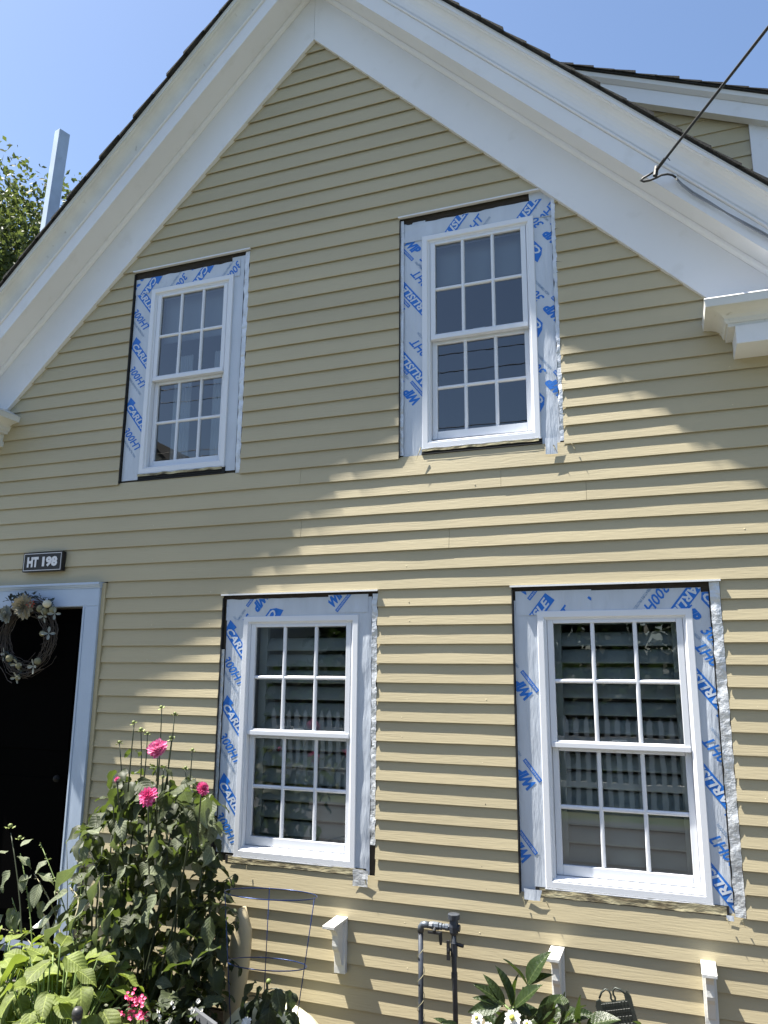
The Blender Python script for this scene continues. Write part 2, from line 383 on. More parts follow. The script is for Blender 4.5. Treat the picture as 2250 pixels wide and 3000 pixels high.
for sd in (-1, 1):
    rake([(-.012, -.028), (-.012, .021), (.262, .021), (.262, -.028)], 'rake_frieze', TRIM, 2.95, sd, jit=.0015, n=10)
    rake([(.236, .022)]+[(.262-.026*math.cos(math.radians(a))+.0, .022+.026*math.sin(math.radians(a))) for a in (12, 35, 58, 80)]+[(.262, .048), (.262, .022)], 'bed_moulding', TRIM, 2.95, sd)
    rake([(.263, -.03), (.263, .190), (.285, .190), (.285, -.03)], 'rake_soffit', TRIM, EAVE-.02, sd, jit=.001, n=10)
    rake([(.252, .1915), (.252, .2075), (.338, .2075), (.338, .1915)], 'rake_fascia', TRIM, EAVE, sd, jit=.0015, n=12)
    rake([(.339, .1915), (.3395, .2155)]+arc((.3455, .2155), .0055, 180, 20, 4)+[(.353, .208), (.353, .1915)], 'bead_moulding', TRIM, EAVE+.01, sd)
    cove = [(.354, .1915), (.354, .2085), (.360, .213)]
    for i in range(7):
        t = i/6; a = t*pi/2
        cove.append((.362+.080*math.sin(a)*1.0, .214+.055*(1-math.cos(a))))
    cove += [(.447, .274), (.447, .283), (.463, .284), (.463, .1915)]
    rake(cove, 'crown_moulding', OLDTRIM if sd < 0 else TRIM, EAVE+.05, sd, smooth=False, jit=.003, n=24)
    rake([(.4635, -.0), (.4635, .287), (.4695, .287), (.4695, -.0)], 'drip_edge', OLDTRIM, EAVE+.06, sd, jit=.003, n=24)
    # roof deck
    b = MB(); d = EAVE+.06; s0, s1 = .471, .479
    b.loft([[(AX+sd*t, y, AZ+s*RT2-t) for (s, y) in ((s0, -.285), (s1, -.285), (s1, 7.3), (s0, 7.3))] for t in (0, d)]); b.build('roof', SHINGLE, house)
    # shingle courses: stepped butt ends show along the rake
    t = d+.012; k = 0
    while t > .02:
        t1 = max(t-.125, 0); b = MB(); th = R.uniform(.007, .011); yo = -.300-R.uniform(0, .016); q = .006
        ss = [(.4795, t), (.4795+th/1+q, t), (.4795+q*.35, t1-.02 if t1 > .03 else 0), (.4795, t1-.02 if t1 > .03 else 0)]
        b.loft([[(AX+sd*max(u, 0), y, AZ+s*RT2-u) for s, u in ss] for y in (yo, .9)]); b.build('shingle', SHINGLE, house)
        t = t1; k += 1
    b = MB()
    b.loft([[(AX+sd*u, y, AZ+s*RT2-u) for s, u in ((.481, d), (.492, d), (.492, 0), (.481, 0))] for y in (.9, 7.3)]); b.build('shingle_field', SHINGLE, house, kind='stuff')

def wrap(prof, xin, xend, name, m, sd, bevel=0, smooth=False):
    """moulding that runs along the front of a cornice return and turns back to the wall; prof of (offset, z)"""
    r0 = [(xin-sd*o, .02, z) for o, z in prof]; r1 = [(xin-sd*o, -(PB+o), z) for o, z in prof]; r2 = [(xend, -(PB+o), z) for o, z in prof]
    b = MB(); b.loft([r0, r1, r2]); return b.build(name, m, house, smooth=smooth)
PB = .185
for sd in (-1, 1):
    xin = AX+sd*2.325; xe = AX+sd*(EAVE+.02)
    a_, b_ = sorted((xin+sd*.035, xe))
    bx = MB(); bx.box(a_, b_, -.192, .02, .878, .968); bx.build('return_fascia', TRIM if sd > 0 else OLDTRIM, house, bevel=.002)
    a_, b_ = sorted((xin+sd*.004, xe))
    bx = MB(); bx.box(a_, b_, -.186, .02, .9685, .985); bx.build('return_soffit', OLDTRIM, house)
    cv = [(-.03, .9855), (.004, .9855), (.006, .992)]
    for i in range(6):
        a = i/5*pi/2; cv.append((.008+.066*(1-math.cos(a)), .994+.048*math.sin(a)))
    cv += [(.080, 1.044), (-.03, 1.044)]
    wrap(cv, xin, xe, 'return_crown', OLDTRIM, sd)
    wrap([(-.03, 1.0445), (.094, 1.0445), (.097, 1.082), (-.03, 1.082)], xin, xe, 'return_fillet', OLDTRIM, sd)
    # sloping painted cap on top
    top = [(xin-sd*.099, .02, 1.0825), (xin-sd*.099, -(PB+.099), 1.0825), (xe, -(PB+.099), 1.0825), (xe, .02, 1.0825)]
    up = [(xin+sd*.02, .02, 1.15), (xin-sd*.095, -(PB+.095), 1.089), (xe, -(PB+.095), 1.089), (xe, .02, 1.16)]
    bx = MB(); bx.loft([top, up]); bx.build('return_cap', METALW if sd > 0 else OLDTRIM, house)

# shed dormer on the right slope
DY = .75
def dorz(x): return 4.10-.458*(x-AX)
xs0, xs1 = AX+.1, 1.25
zc = -1.0
ZD = [2.10+.1045*i for i in range(16)]
for i, zb in enumerate(ZD):
    zt = zb+.1045
    x0b, x0t = AX+(AZ+.47*RT2-zb)-.05, AX+(AZ+.47*RT2-zt)-.05
    lim = lambda z: min(.662, AX+(4.10-.10-z)/.458)
    x1b, x1t = lim(zb), lim(zt)
    if x1t < x0t+.02: break
    b = MB(); b.loft([[(xb, DY+.05, zb), (xb, DY+.063, zb), (xt, DY+.063, zt+.014), (xt, DY+.0597, zt+.014)] for xb, xt in ((x0b, x0t), (x1b, x1t))]); b.build('clapboard', SIDING, house)
b = MB(); b.add([(-.9, DY+.066, 3.45), (.72, DY+.066, 2.70), (.72, DY+.066, 1.4), (.4, DY+.066, 1.6)], [(0, 1, 2, 3)]); b.build('dormer_wall', SHEATH, house)
b = MB(); b.box(.662, .80, DY+.035, DY+.2, 1.35, 2.80); b.build('dormer_corner_board', TRIM, house, bevel=.002)
b = MB(); b.box(.70, .80, DY+.2, 5.0, 1.35, 2.75); b.build('dormer_front', SIDING, house)
def drake(prof, name, m):
    b = MB(); b.loft([[(x, -p+DY, dorz(x)+s) for s, p in prof] for x in (AX+.2, 1.02)]); b.build(name, m, house)
drake([(-.170, -.04), (-.170, .018), (-.062, .018), (-.062, -.04)], 'dormer_fascia', TRIM)
drake([(-.061, -.04), (-.061, .024), (-.040, .050), (-.012, .055), (-.012, -.04)], 'dormer_crown', TRIM)
b = MB(); b.loft([[(x, y, dorz(x)+s) for s, y in ((-.010, DY-.07), (.0, DY-.07), (.0, 5.5), (-.010, 5.5))] for x in (AX, 1.05)]); b.build('dormer_roof', SHINGLE, house)
x = 1.06
while x > AX+.1:
    b = MB(); y0 = DY-.075-R.uniform(0, .012); th = R.uniform(.008, .013)
    b.loft([[(u, y, dorz(u)+s) for s, u in ((.001, x), (th+.006, x), (.004, x-.145), (.001, x-.145))] for y in (y0, 1.6)]); b.build('shingle', SHINGLE, house); x -= .13

# ------------------------------------------------------------------ windows
def window(key):
    X0, X1, Z0, Z1 = WIN[key]; w = X1-X0
    fy = .010
    def ring_frame(x0, x1, z0, z1, t, y0, y1, tb=None):
        tb = t if tb is None else tb; m = MB()
        m.box(x0, x0+t, y0, y1, z0, z1); m.box(x1-t, x1, y0, y1, z0, z1)
        m.box(x0+t+.0002, x1-t-.0002, y0, y1, z1-t, z1); m.box(x0+t+.0002, x1-t-.0002, y0, y1, z0, z0+tb); return m
    # mitred outer frame with stepped, rounded profile (u inwards, y)
    prof = [(0, .10), (0, fy+.004), (.003, fy), (.030, fy), (.034, fy+.004), (.036, fy+.011), (.044, fy+.013), (.046, fy+.018), (.046, .10)]
    m = MB(); rings = []
    for cx, cz, sx, sz in ((X0, Z0, 1, 1), (X1, Z0, -1, 1), (X1, Z1, -1, -1), (X0, Z1, 1, -1), (X0, Z0, 1, 1)):
        rings.append([(cx+sx*u, y, cz+sz*u) for u, y in prof])
    m.loft(rings, caps=False)
    win = m.build('window', VINYL, house)
    gx0, gx1 = X0+.077, X1-.077
    ztop = Z1-.062; zmid = Z1-.632; 
    # sill: sloped vinyl with front nose
    m = MB(); m.loft([[(x, fy+.002, Z0+.030), (x, fy+.001, Z0+.037), (x, fy+.012, Z0+.042), (x, .048, Z0+.050), (x, .10, Z0+.056), (x, .10, Z0+.030)] for x in (X0+.037, X1-.037)])
    m.box(X0-.003, X1+.003, fy-.002, .03, Z0-.0045, Z0-.0003)
    m.build('sill', VINYL, win)
    def sash(zb, zt, y0, y1, rb, rt, yg):
        m = MB(); st = gx0-(X0+.047)
        a0, a1 = X0+.0475, X1-.0475
        m.box(a0, gx0, y0, y1, zb-rb, zt+rt); m.box(gx1, a1, y0, y1, zb-rb, zt+rt)
        m.box(gx0+.0002, gx1-.0002, y0, y1, zt, zt+rt); m.box(gx0+.0002, gx1-.0002, y0, y1, zb-rb, zb)
        m.build('sash', VINYL, win, bevel=.003)
        lw = (gx1-gx0-2*.022)/3; zm = (zb+zt)/2
        for i in (1, 2):
            x = gx0+i*lw+(i-1)*.022
            m = MB()
            m.loft([[(x, y1-.006, z), (x+.002, y0+.008, z), (x+.007, y0+.003, z), (x+.015, y0+.003, z), (x+.020, y0+.008, z), (x+.022, y1-.006, z)] for z in (zb, zt)]); m.build('muntin', VINYL, win)
        m = MB(); m.loft([[(x, y1-.0065, zm-.011), (x, y0+.0085, zm-.009), (x, y0+.0035, zm-.004), (x, y0+.0035, zm+.004), (x, y0+.0085, zm+.009), (x, y1-.0065, zm+.011)] for x in (gx0, gx1)]); m.build('muntin', VINYL, win)
        for i in range(3):
            for j in range(2):
                x0 = gx0+i*(lw+.022); z0 = zb if j == 0 else zm+.011; z1 = zm-.011 if j == 0 else zt
                m = MB(); m.add([(x0-.002, yg, z0-.002), (x0+lw+.002, yg, z0-.002), (x0+lw+.002, yg, z1+.002), (x0-.002, yg, z1+.002)], [(0, 1, 2, 3)]); m.build('pane', GLASS, win, fixn=False)
    sash(Z1-.631, ztop, .024, .052, .034, .017, .040)
    sash(Z1-1.208, Z1-.683, .056, .082, .046, .034, .071)
    # lock rail lip
    m = MB(); m.box(X0+.05, X1-.05, .019, .0235, Z1-.664, Z1-.640); m.build('meeting_rail', VINYL, win, bevel=.002)
    m = MB(); m.box((X0+X1)/2-.035, (X0+X1)/2+.035, .042, .049, Z1-.628, Z1-.619); m.build('sash_lock', VINYL, win, bevel=.002)
    return win
for k in WIN: window(k)

def room(x0, x1, z0, z1, y0=.11, y1=3.0):
    b = MB(); b.add([(x0,y0,z0),(x1,y0,z0),(x1,y1,z0),(x0,y1,z0),(x0,y0,z1),(x1,y0,z1),(x1,y1,z1),(x0,y1,z1)], [(0,3,2,1),(4,5,6,7),(1,2,6,5),(2,3,7,6),(3,0,4,7)])
    b.build('room', ROOMW, house)
room(-3.9, -1.95, .15, 2.12); room(-1.94, .1, .15, 2.12); room(-2.9, -1.30, -2.4, 0); room(-1.28, .7, -2.4, 0)
# plantation shutters behind the lower windows
for key in ('LL', 'LR'):
    X0, X1, Z0, Z1 = WIN[key]
    m = MB(); yb = .13
    for x0, x1 in ((X0+.05, X0+.10), (X1-.10, X1-.05)): m.box(x0, x1, yb, yb+.03, Z0+.05, Z1-.04)
    m.box(X0+.10, X1-.10, yb, yb+.03, Z1-.062, Z1-.04); m.box(X0+.10, X1-.10, yb, yb+.03, Z0+.05, Z0+.10)
    sh = m.build('interior_shutter', SHUTTER, house, bevel=.002)
    z = Z0+.14; pitch = .086 if key == 'LR' else .092
    while z < Z1-.085:
        m = MB(); a = math.radians(R.uniform(50, 58) if key == 'LL' else R.uniform(44, 60)); h = .047
        cs, sn = math.cos(a), math.sin(a); pts = []
        for q in range(10):
            th = 2*pi*q/10; u, v = h*math.cos(th), .006*math.sin(th); pts.append((u*cs-v*sn, u*sn+v*cs))
        m.loft([[(x, yb+.015+u, z+v) for u, v in pts] for x in (X0+.10, X1-.10)]); m.build('louver', SHUTTER, sh, smooth=True)
        z += pitch
# drapes in the upper left window, roller shade at the top of the upper right one
for x0, x1 in ((-3.07, -2.93), (-2.76, -2.60)):
    vs = []; n = 24
    for i in range(n+1):
        x = x0+(x1-x0)*i/n; y = .20+.012*math.sin(i*2.1)
        vs += [(x, y, .45), (x, y, 1.45)]
    m = MB(); m.add(vs, [(2*i, 2*i+2, 2*i+3, 2*i+1) for i in range(n)]); m.build('curtain', DRAPE, house, smooth=True)
m = MB(); m.box(-1.2, -.62, .12, .124, 1.60, 1.9); m.build('roller_shade', mat('grey_shade_cloth', (.36, .38, .40), .9), house)
m = MB(); m.box(-3.12, -2.56, .12, .124, 1.52, 1.9); m.build('roller_shade', MATS['grey_shade_cloth'], house)

# ------------------------------------------------------------------ lettering
TXT = {}
def text_tris(s, bold=.03, shear=0.0):
    key = (s, bold, shear)
    if key in TXT: return TXT[key]
    c = bpy.data.curves.new('t', 'FONT'); c.body = s; c.size = 1; c.offset = bold; c.shear = shear; c.resolution_u = 2
    o = bpy.data.objects.new('t', c); C.objects.link(o); dg = bpy.context.evaluated_depsgraph_get()
    me = bpy.data.meshes.new_from_object(o.evaluated_get(dg)); me.calc_loop_triangles()
    tr = [[(me.vertices[i].co.x, me.vertices[i].co.y) for i in t.vertices] for t in me.loop_triangles]
    xs = [p[0] for t in tr for p in t]; ys = [p[1] for t in tr for p in t]
    x0, x1, y0, y1 = min(xs), max(xs), min(ys), max(ys)
    tr = [[((p[0]-x0)/(x1-x0), (p[1]-y0)/(y1-y0)) for p in t] for t in tr]
    bpy.data.objects.remove(o); bpy.data.curves.remove(c); bpy.data.meshes.remove(me)
    TXT[key] = (tr, (x1-x0)/(y1-y0)); return TXT[key]
def lettering(s, u0, v0, w, h, bold=.03, shear=0.0):
    tr, _ = text_tris(s, bold, shear); return [[(u0+p[0]*w, v0+p[1]*h) for p in t] for t in tr]
def wrinkle(x, z, amp, seed, vert):
    if amp == 0: return 0
    a, b = (x*16, z*3.2) if vert else (x*3.2, z*16)
    h = .7*noise.noise(Vector((a, b, seed)))+.5*noise.noise(Vector((a*.5, b*3.1, seed+5)))
    return amp*h
def strip(name, x0, x1, z0, z1, y, m, amp, seed, vert=True, parent=None, edge=0.0, clipr=False, step=.012):
    """a strip of flexible membrane with real folds, and ragged edges if asked"""
    nx = max(3, int((x1-x0)/step)); nz = max(3, int((z1-z0)/step)); 
    if nx*nz > 5000: q = math.sqrt(nx*nz/5000); nx = int(nx/q); nz = int(nz/q)
    vs = []; fs = []
    for j in range(nz+1):
        z = z0+(z1-z0)*j/nz
        e0 = edge*noise.noise(Vector((z*19, seed, 1))) if vert else 0; e1 = edge*noise.noise(Vector((z*19, seed, 8))) if vert else 0
        for i in range(nx+1):
            x = x0+e0+(x1+e1-x0-e0)*i/nx
            f0 = edge*noise.noise(Vector((x*15, seed, 4)))*(1 if not vert else .5)
            zz = z+(f0 if j in (0, nz) else 0)
            vs.append((x, y-wrinkle(x, zz, amp, seed, vert), zz))
    for j in range(nz):
        for i in range(nx): fs.append((j*(nx+1)+i, j*(nx+1)+i+1, (j+1)*(nx+1)+i+1, (j+1)*(nx+1)+i))
    if clipr:                      # piece tucked under the rake board
        fs = [f for f in fs if sum(vs[i][0]+vs[i][2] for i in f)/4 < AX+AZ+.03*RT2]
    b = MB(); b.add(vs, fs); return b.build(name, m, parent or house, smooth=True)
def stamp(tris, px, pz, ang, y, amp, seed, vert, rect, cell=.014):
    """lay 2d print on the wrinkled membrane: rotate, clip to the strip and to small cells, drape"""
    ca, sa = math.cos(ang), math.sin(ang); out = MB()
    x0, x1, z0, z1 = rect
    for t in tris:
        p = [(px+u*ca-v*sa, pz+u*sa+v*ca) for u, v in t]
        for a, b, c in ((-1, 0, -x0), (1, 0, x1), (0, -1, -z0), (0, 1, z1)):
            if len(p) >= 3: p = clip_poly(p, a, b, c)
        if len(p) < 3: continue
        a0, a1 = min(q[0] for q in p), max(q[0] for q in p); b0, b1 = min(q[1] for q in p), max(q[1] for q in p)
        for i in range(int(a0//cell), int(a1//cell)+1):
            pi_ = clip_poly(clip_poly(p, -1, 0, -i*cell), 1, 0, (i+1)*cell)
            if len(pi_) < 3: continue
            for j in range(int(b0//cell), int(b1//cell)+1):
                q = clip_poly(clip_poly(pi_, 0, -1, -j*cell), 0, 1, (j+1)*cell)
                if len(q) < 3: continue
                out.add([(x, y-wrinkle(x, z, amp, seed, vert), z) for x, z in q], [tuple(range(len(q)))])
    return out
def logo():
    """one repeat of the membrane print: blue band with white name, big product number, small line"""
    blue = []; white = []; grey = []
    def quad(l, a, b, c, d): l.append([a, b, c]); l.append([a, c, d])
    quad(blue, (.018, -.006), (.262, -.006), (.262, .040), (.018, .040))
    blue += [[(.018, -.006), (.018, .040), (-.006, .017)], [(-.004, .014), (.03, .04), (.03, .056)], [(-.004, .014), (.03, .056), (-.02, .05)]]
    white += lettering('CARLISLE', .010, .001, .236, .034, .03, .25)
    blue += lettering('WIP', -.016, -.090, .086, .046, .06, .3)
    blue += lettering('300HT', .104, -.088, .168, .042, .02, .3)
    grey += lettering('HIGH TEMPERATURE PROTECTION', .100, -.112, .180, .011, .01, .1)
    quad(blue, (-.020, -.116), (.082, -.116), (.082, -.101), (-.020, -.101))
    white += lettering('WATER & ICE PROTECTION', -.016, -.112, .094, .007, .02, .1)
    return blue, white, grey
LB, LW_, LG = [[[(u*1.25, v*1.3) for u, v in t] for t in l] for l in logo()]
def tape(x0, x1, z0, z1, y, seed, prints, vert=True, amp=.0035, edge=0.0, clipr=False, ragged=0.0):
    y += .006
    t = strip('flashing_tape', x0, x1, z0, z1, y, TAPE, amp, seed, vert, edge=edge+ragged, clipr=clipr)
    rect = (x0+.001, x1-.001, z0+.001, z1-.001)
    for (px, pz, ang) in prints:
        mb = MB(); mi = []
        for k, (lst, dy) in enumerate(((LB, .0012), (LW_, .0020), (LG, .0012))):
            s_ = stamp(lst, px, pz, math.radians(ang), y-dy, amp, seed, vert, rect)
            if clipr: s_.f = [f for f in s_.f if sum(s_.v[i][0]+s_.v[i][2] for i in f)/len(f) < AX+AZ+.02*RT2]
            if s_.f: mb.add(s_.v, s_.f); mi += [k]*len(s_.f)
        if mb.f:
            o = mb.build('tape_print', BLUE, t, fixn=False); o.data.materials.append(WHITEINK); o.data.materials.append(GREYINK)
            o.data.polygons.foreach_set('material_index', mi)
    return t
def S(px, py): p = site(px, py, .012); return p.x, p.z
# upper left window ------------------------------------------------
x0, x1, z0, z1 = OPEN['UL']; wx0, wx1, wz0, wz1 = WIN['UL']
A = -52
tape(x0+.012, wx0+.02, wz0-.035, z1-.085, .014, 1, [(S(*q)[0]-.022, S(*q)[1], A) for q in ((400, 846), (390, 1011), (374, 1189), (398, 672))], amp=.0025)
tape(x0+.010, x1-.075, wz1-.02, z1-.058, .011, 2, [(S(*q)[0], S(*q)[1], -128) for q in ((602, 772), (762, 735), (452, 805))], vert=False, amp=.004, ragged=.005)
tape(wx1-.02, x1-.040, wz0-.03, z1-.03, .015, 3, [], amp=.003)
strip('housewrap_edge', x1-.036, x1-.003, z0+.01, z1-.012, .012, FOIL, .006, 4, edge=.006)
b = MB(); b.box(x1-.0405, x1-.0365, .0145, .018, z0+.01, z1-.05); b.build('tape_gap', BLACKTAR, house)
# upper right window -----------------------------------------------
x0, x1, z0, z1 = OPEN['UR']; wx0, wx1, wz0, wz1 = WIN['UR']
W1 = S(1183, 715); E1 = S(1191, 838); W2 = S(1187, 905); E2 = S(1187, 1040); W3 = S(1183, 1102); C3 = S(1186, 1185)
tape(x0+.022, wx0+.02, wz0-.05, z1-.04, .014, 5, [(W1[0]+.103, W1[1]+.055, A), (E1[0]+.18, E1[1]-.229, 128), (W2[0]-.103, W2[1]-.055, 128), (E2[0]+.18, E2[1]-.229, 128), (W3[0]-.103, W3[1]-.055, 128), (S(1190, 1185)[0]-.02, S(1190, 1185)[1]-.03, 128)], amp=.0025)
tape(x0+.012, x1, wz1-.02, z1-.052, .010, 6, [(S(*q)[0]-.185, S(*q)[1]-.236, 52) for q in ((1366, 628), (1580, 585))], vert=False, amp=.005, ragged=.006, clipr=True)
c = [S(1592, 735), S(1594, 955), S(1600, 1175)]
tape(wx1-.02, x1-.022, z0+.01, z1, .013, 7, [(p_[0], p_[1], 128) for p_ in c], amp=.0045, clipr=True, edge=.003)
strip('housewrap_edge', x1-.020, x1+.001, z0+.02, z1-.03, .009, FOIL, .008, 8, edge=.007, clipr=True)
strip('housewrap_edge', x0+.004, x0+.026, z0+.02, z1-.02, .012, FOIL, .003, 9, edge=.003)
# lower left window ------------------------------------------------
x0, x1, z0, z1 = OPEN['LL']; wx0, wx1, wz0, wz1 = WIN['LL']
tape(x0+.028, wx0+.02, wz0+.012, z1-.06, .013, 11, [(S(*q)[0]-.024, S(*q)[1], A) for q in ((667, 1846), (657, 2067), (647, 2296), (664, 1640))], amp=.0035)
tape(x0+.022, x1-.06, wz1-.02, z1-.030, .011, 12, [(S(800, 1780)[0], S(800, 1780)[1]+.005, -128)], vert=False, amp=.0025, ragged=.004)
tape(x1-.30, x1-.058, wz1+.012, z1-.020, .0085, 13, [(S(976, 1766)[0]-.072, S(976, 1766)[1]+.062, 50)], vert=False, amp=.0018)
tape(wx1-.02, x1-.036, wz0-.055, z1-.035, .012, 14, [], amp=.006, edge=.003)
strip('housewrap_edge', x1-.030, x1-.001, z0+.16, z1-.02, .006, FOIL, .009, 15, edge=.009)
strip('housewrap_edge', x0+.003, x0+.026, z0+.24, z1-.32, .012, FOIL, .003, 16, edge=.004)
# lower right window -----------------------------------------------
x0, x1, z0, z1 = OPEN['LR']; wx0, wx1, wz0, wz1 = WIN['LR']
tape(x0+.009, wx0+.02, wz0-.03, z1-.075, .013, 21, [(S(*q)[0]-.068, S(*q)[1]-.060, 128) for q in ((1541, 2030), (1549, 2293), (1536, 2505))], amp=.0022)
tape(x0+.018, x0+.40, wz1-.02, z1-.028, .0105, 22, [(S(1745, 1756)[0]-.072, S(1745, 1756)[1]+.060, 50), (S(1612, 1768)[0]-.185, S(1612, 1768)[1]-.236, 52), (S(1538, 1745)[0]-.075, S(1538, 1745)[1]+.09, 50)], vert=False, amp=.0015)
tape(x0+.385, x1-.085, wz1-.02, z1-.033, .0115, 23, [(S(2022, 1735)[0]+.046, S(2022, 1735)[1]+.091, -128)], vert=False, amp=.0015)
tape(wx1-.02, x1-.048, z0+.012, z1-.055, .012, 24, [(S(*q)[0]+.078, S(*q)[1]-.067, 128) for q in ((2095, 2043), (2119, 2331), (2138, 2624))]+[(S(2048, 1742)[0], S(2048, 1742)[1], -52)], amp=.005, edge=.002)
b = MB()
strip('housewrap_edge', x1-.046, x1-.002, z0+.004, z1-.008, .006, FOIL, .012, 25, edge=.006)
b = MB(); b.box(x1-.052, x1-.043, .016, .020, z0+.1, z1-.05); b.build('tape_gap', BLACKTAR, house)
# head flashing, dark gap, raw lower trim for each opening
for key, (x0, x1, z0, z1) in OPEN.items():
    xr = x1 if key != 'UR' else x1-.055
    b = MB(); b.box(x0-.005, xr+.005, -.009, .02, z1-.0025, z1+.001); b.box(x0-.005, xr+.005, -.0095, -.0075, z1-.008, z1-.0027); b.build('head_flashing', METALW, house)
    b = MB(); b.box(x0+.004, xr-.004, .0205, .028, z1-.075, z1-.0105); b.build('head_gap', DARKGAP, house)
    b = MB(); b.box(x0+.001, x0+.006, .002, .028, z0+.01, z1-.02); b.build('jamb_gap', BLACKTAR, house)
    wx0, wx1, wz0, wz1 = WIN[key]
    if key[0] == 'U':
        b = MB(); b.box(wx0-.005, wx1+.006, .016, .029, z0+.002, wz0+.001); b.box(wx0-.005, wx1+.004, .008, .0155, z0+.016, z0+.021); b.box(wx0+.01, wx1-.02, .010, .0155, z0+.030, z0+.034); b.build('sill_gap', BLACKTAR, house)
        strip('sill_wood', wx0, wx1-.01, wz0-.018, wz0-.003, .004, RAWWOOD, .003, 40+len(key), False, edge=.006)
    else:
        strip('sill_wood', wx0-.03, wx1+.05, z0+.005, wz0-.001, .008, RAWWOOD, .0022, 31, False, edge=.003, step=.008)
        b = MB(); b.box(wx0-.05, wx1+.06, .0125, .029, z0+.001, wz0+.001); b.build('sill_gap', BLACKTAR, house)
# torn tape tails at the sills, splinters hanging from cut edges
strip('tape_tail', -1.62, -1.535, -1.735, -1.655, -.004, FOIL, .012, 51, edge=.010)
strip('tape_tail', -.735, -.655, -1.712, -1.664, .000, TAPE, .010, 52, edge=.008)
strip('tape_tail', .150, .180, -1.712, -1.690, .004, TAPE, .004, 53, edge=.006)
strip('tape_tail', -.556, -.494, .470, .56, -.006, TAPE, .006, 54, edge=.008)
def splinter(x, z, l, dx, m=RAWWOOD, w=.004):
    b = MB(); b.add([(x-w, -.004, z), (x+w, -.004, z), (x+dx, -.012, z-l), (x, -.009, z)], [(0, 1, 2), (0, 3, 2), (1, 3, 2)]); b.build('splinter', m, house)
for x, z, l, dx in ((-1.245, .575, .085, -.03), (-.515, .52, .05, .02), (-.42, .52, .05, .02), (-.74, -1.70, .05, .015), (-.63, -1.71, .04, .02), (-2.24, -1.69, .03, 0), (.15, -1.70, .03, .015), (.21, -1.70, .03, .015), (-1.55, -1.70, .03, .01)):
    splinter(x, z, l, dx)
for i in range(10):
    z = .62+R.random()*1.2; b = MB(); xx = -.458; l = R.uniform(.01, .035)
    b.add([(xx-.005, -.001, z), (xx-.005, -.001, z+.003), (xx+l, -.004, z+R.uniform(-.01, .01))], [(0, 1, 2)]); b.build('splinter', BLACKTAR if i % 2 else RAWWOOD, house)

# ------------------------------------------------------------------ door
b = MB(); b.box(-4.30, -3.489, .055, .10, -2.25, -.265); door = b.build('door', BLACKDOOR, house)
b = MB(); b.box(-4.22, -3.57, .048, .0545, -1.15, -.36); b.box(-4.22, -3.57, .048, .0545, -2.1, -1.32); b.build('door_panel', BLACKDOOR, door, bevel=.002)
b = MB(); b.ball(tuple(site(166, 2281, .02)), .022, 10, 8); b.tube([site(166, 2281, .02), site(166, 2281, .05)], .010, 8); b.build('door_knob', mat('dark_knob', (.006, .006, .006), .6, spec=.2), door, smooth=True)
b = MB()
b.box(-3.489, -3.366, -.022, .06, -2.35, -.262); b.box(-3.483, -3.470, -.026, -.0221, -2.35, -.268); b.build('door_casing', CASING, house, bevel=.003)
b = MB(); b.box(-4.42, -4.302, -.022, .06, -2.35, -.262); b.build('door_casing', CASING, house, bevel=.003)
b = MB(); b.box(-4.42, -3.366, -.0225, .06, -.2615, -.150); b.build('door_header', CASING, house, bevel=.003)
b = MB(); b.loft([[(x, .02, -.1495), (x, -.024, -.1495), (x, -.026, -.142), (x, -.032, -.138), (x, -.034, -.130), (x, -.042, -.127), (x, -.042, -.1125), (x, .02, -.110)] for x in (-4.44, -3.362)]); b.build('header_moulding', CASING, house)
b = MB(); b.box(-3.3655, -3.336, -.006, .03, -2.45, -.115); b.build('filler_strip', SIDING, house, bevel=.002)
b = MB(); b.box(-4.45, -3.34, -.03, .10, -2.30, -2.262); b.build('door_sill', mat('blue_grey_sill', (.035, .05, .08), .7), house, bevel=.004)
b = MB(); b.box(-4.5, -3.3, -.45, .02, GZ, -2.45); b.build('door_step', CONC, house, bevel=.006)

# ------------------------------------------------------------------ number sign
p0 = site(66.5, 1674.4, -.03); p1 = site(182, 1616.5, -.03)
sx0, sx1, sz0, sz1 = p0.x, p1.x, p0.z, p1.z
sg = thing('number_sign', 'small black sign reading HT 198 above the door', 'sign', ((sx0+sx1)/2, 0, sz0))
b = MB(); b.box(sx0-.006, sx1+.006, -.030, .004, sz0-.005, sz1+.005); b.build('sign_board', mat('black_sign_face', (.012, .010, .010), .5), sg, bevel=.002)
b = MB(); t_ = .0035; q = .002
b.box(sx0+q, sx1-q, -.0312, -.0302, sz1-q-t_, sz1-q); b.box(sx0+q, sx1-q, -.0312, -.0302, sz0+q, sz0+q+t_)
b.box(sx0+q, sx0+q+t_, -.0312, -.0302, sz0+q+t_, sz1-q-t_); b.box(sx1-q-t_, sx1-q, -.0312, -.0302, sz0+q+t_, sz1-q-t_)
WHT = mat('white_sign_paint', (.66, .66, .68), .6)
b.build('sign_border', WHT, sg)
w_, h_ = sx1-sx0, sz1-sz0
tr = lettering('HT', sx0+.10*w_, sz0+.21*h_, .30*w_, .58*h_, .06)+lettering('198', sx0+.50*w_, sz0+.21*h_, .40*w_, .58*h_, .06)
b = MB()
for t in tr: b.add([(x, -.0315, z) for x, z in t], [(0, 1, 2)])
b.build('sign_letters', WHT, sg, fixn=False)

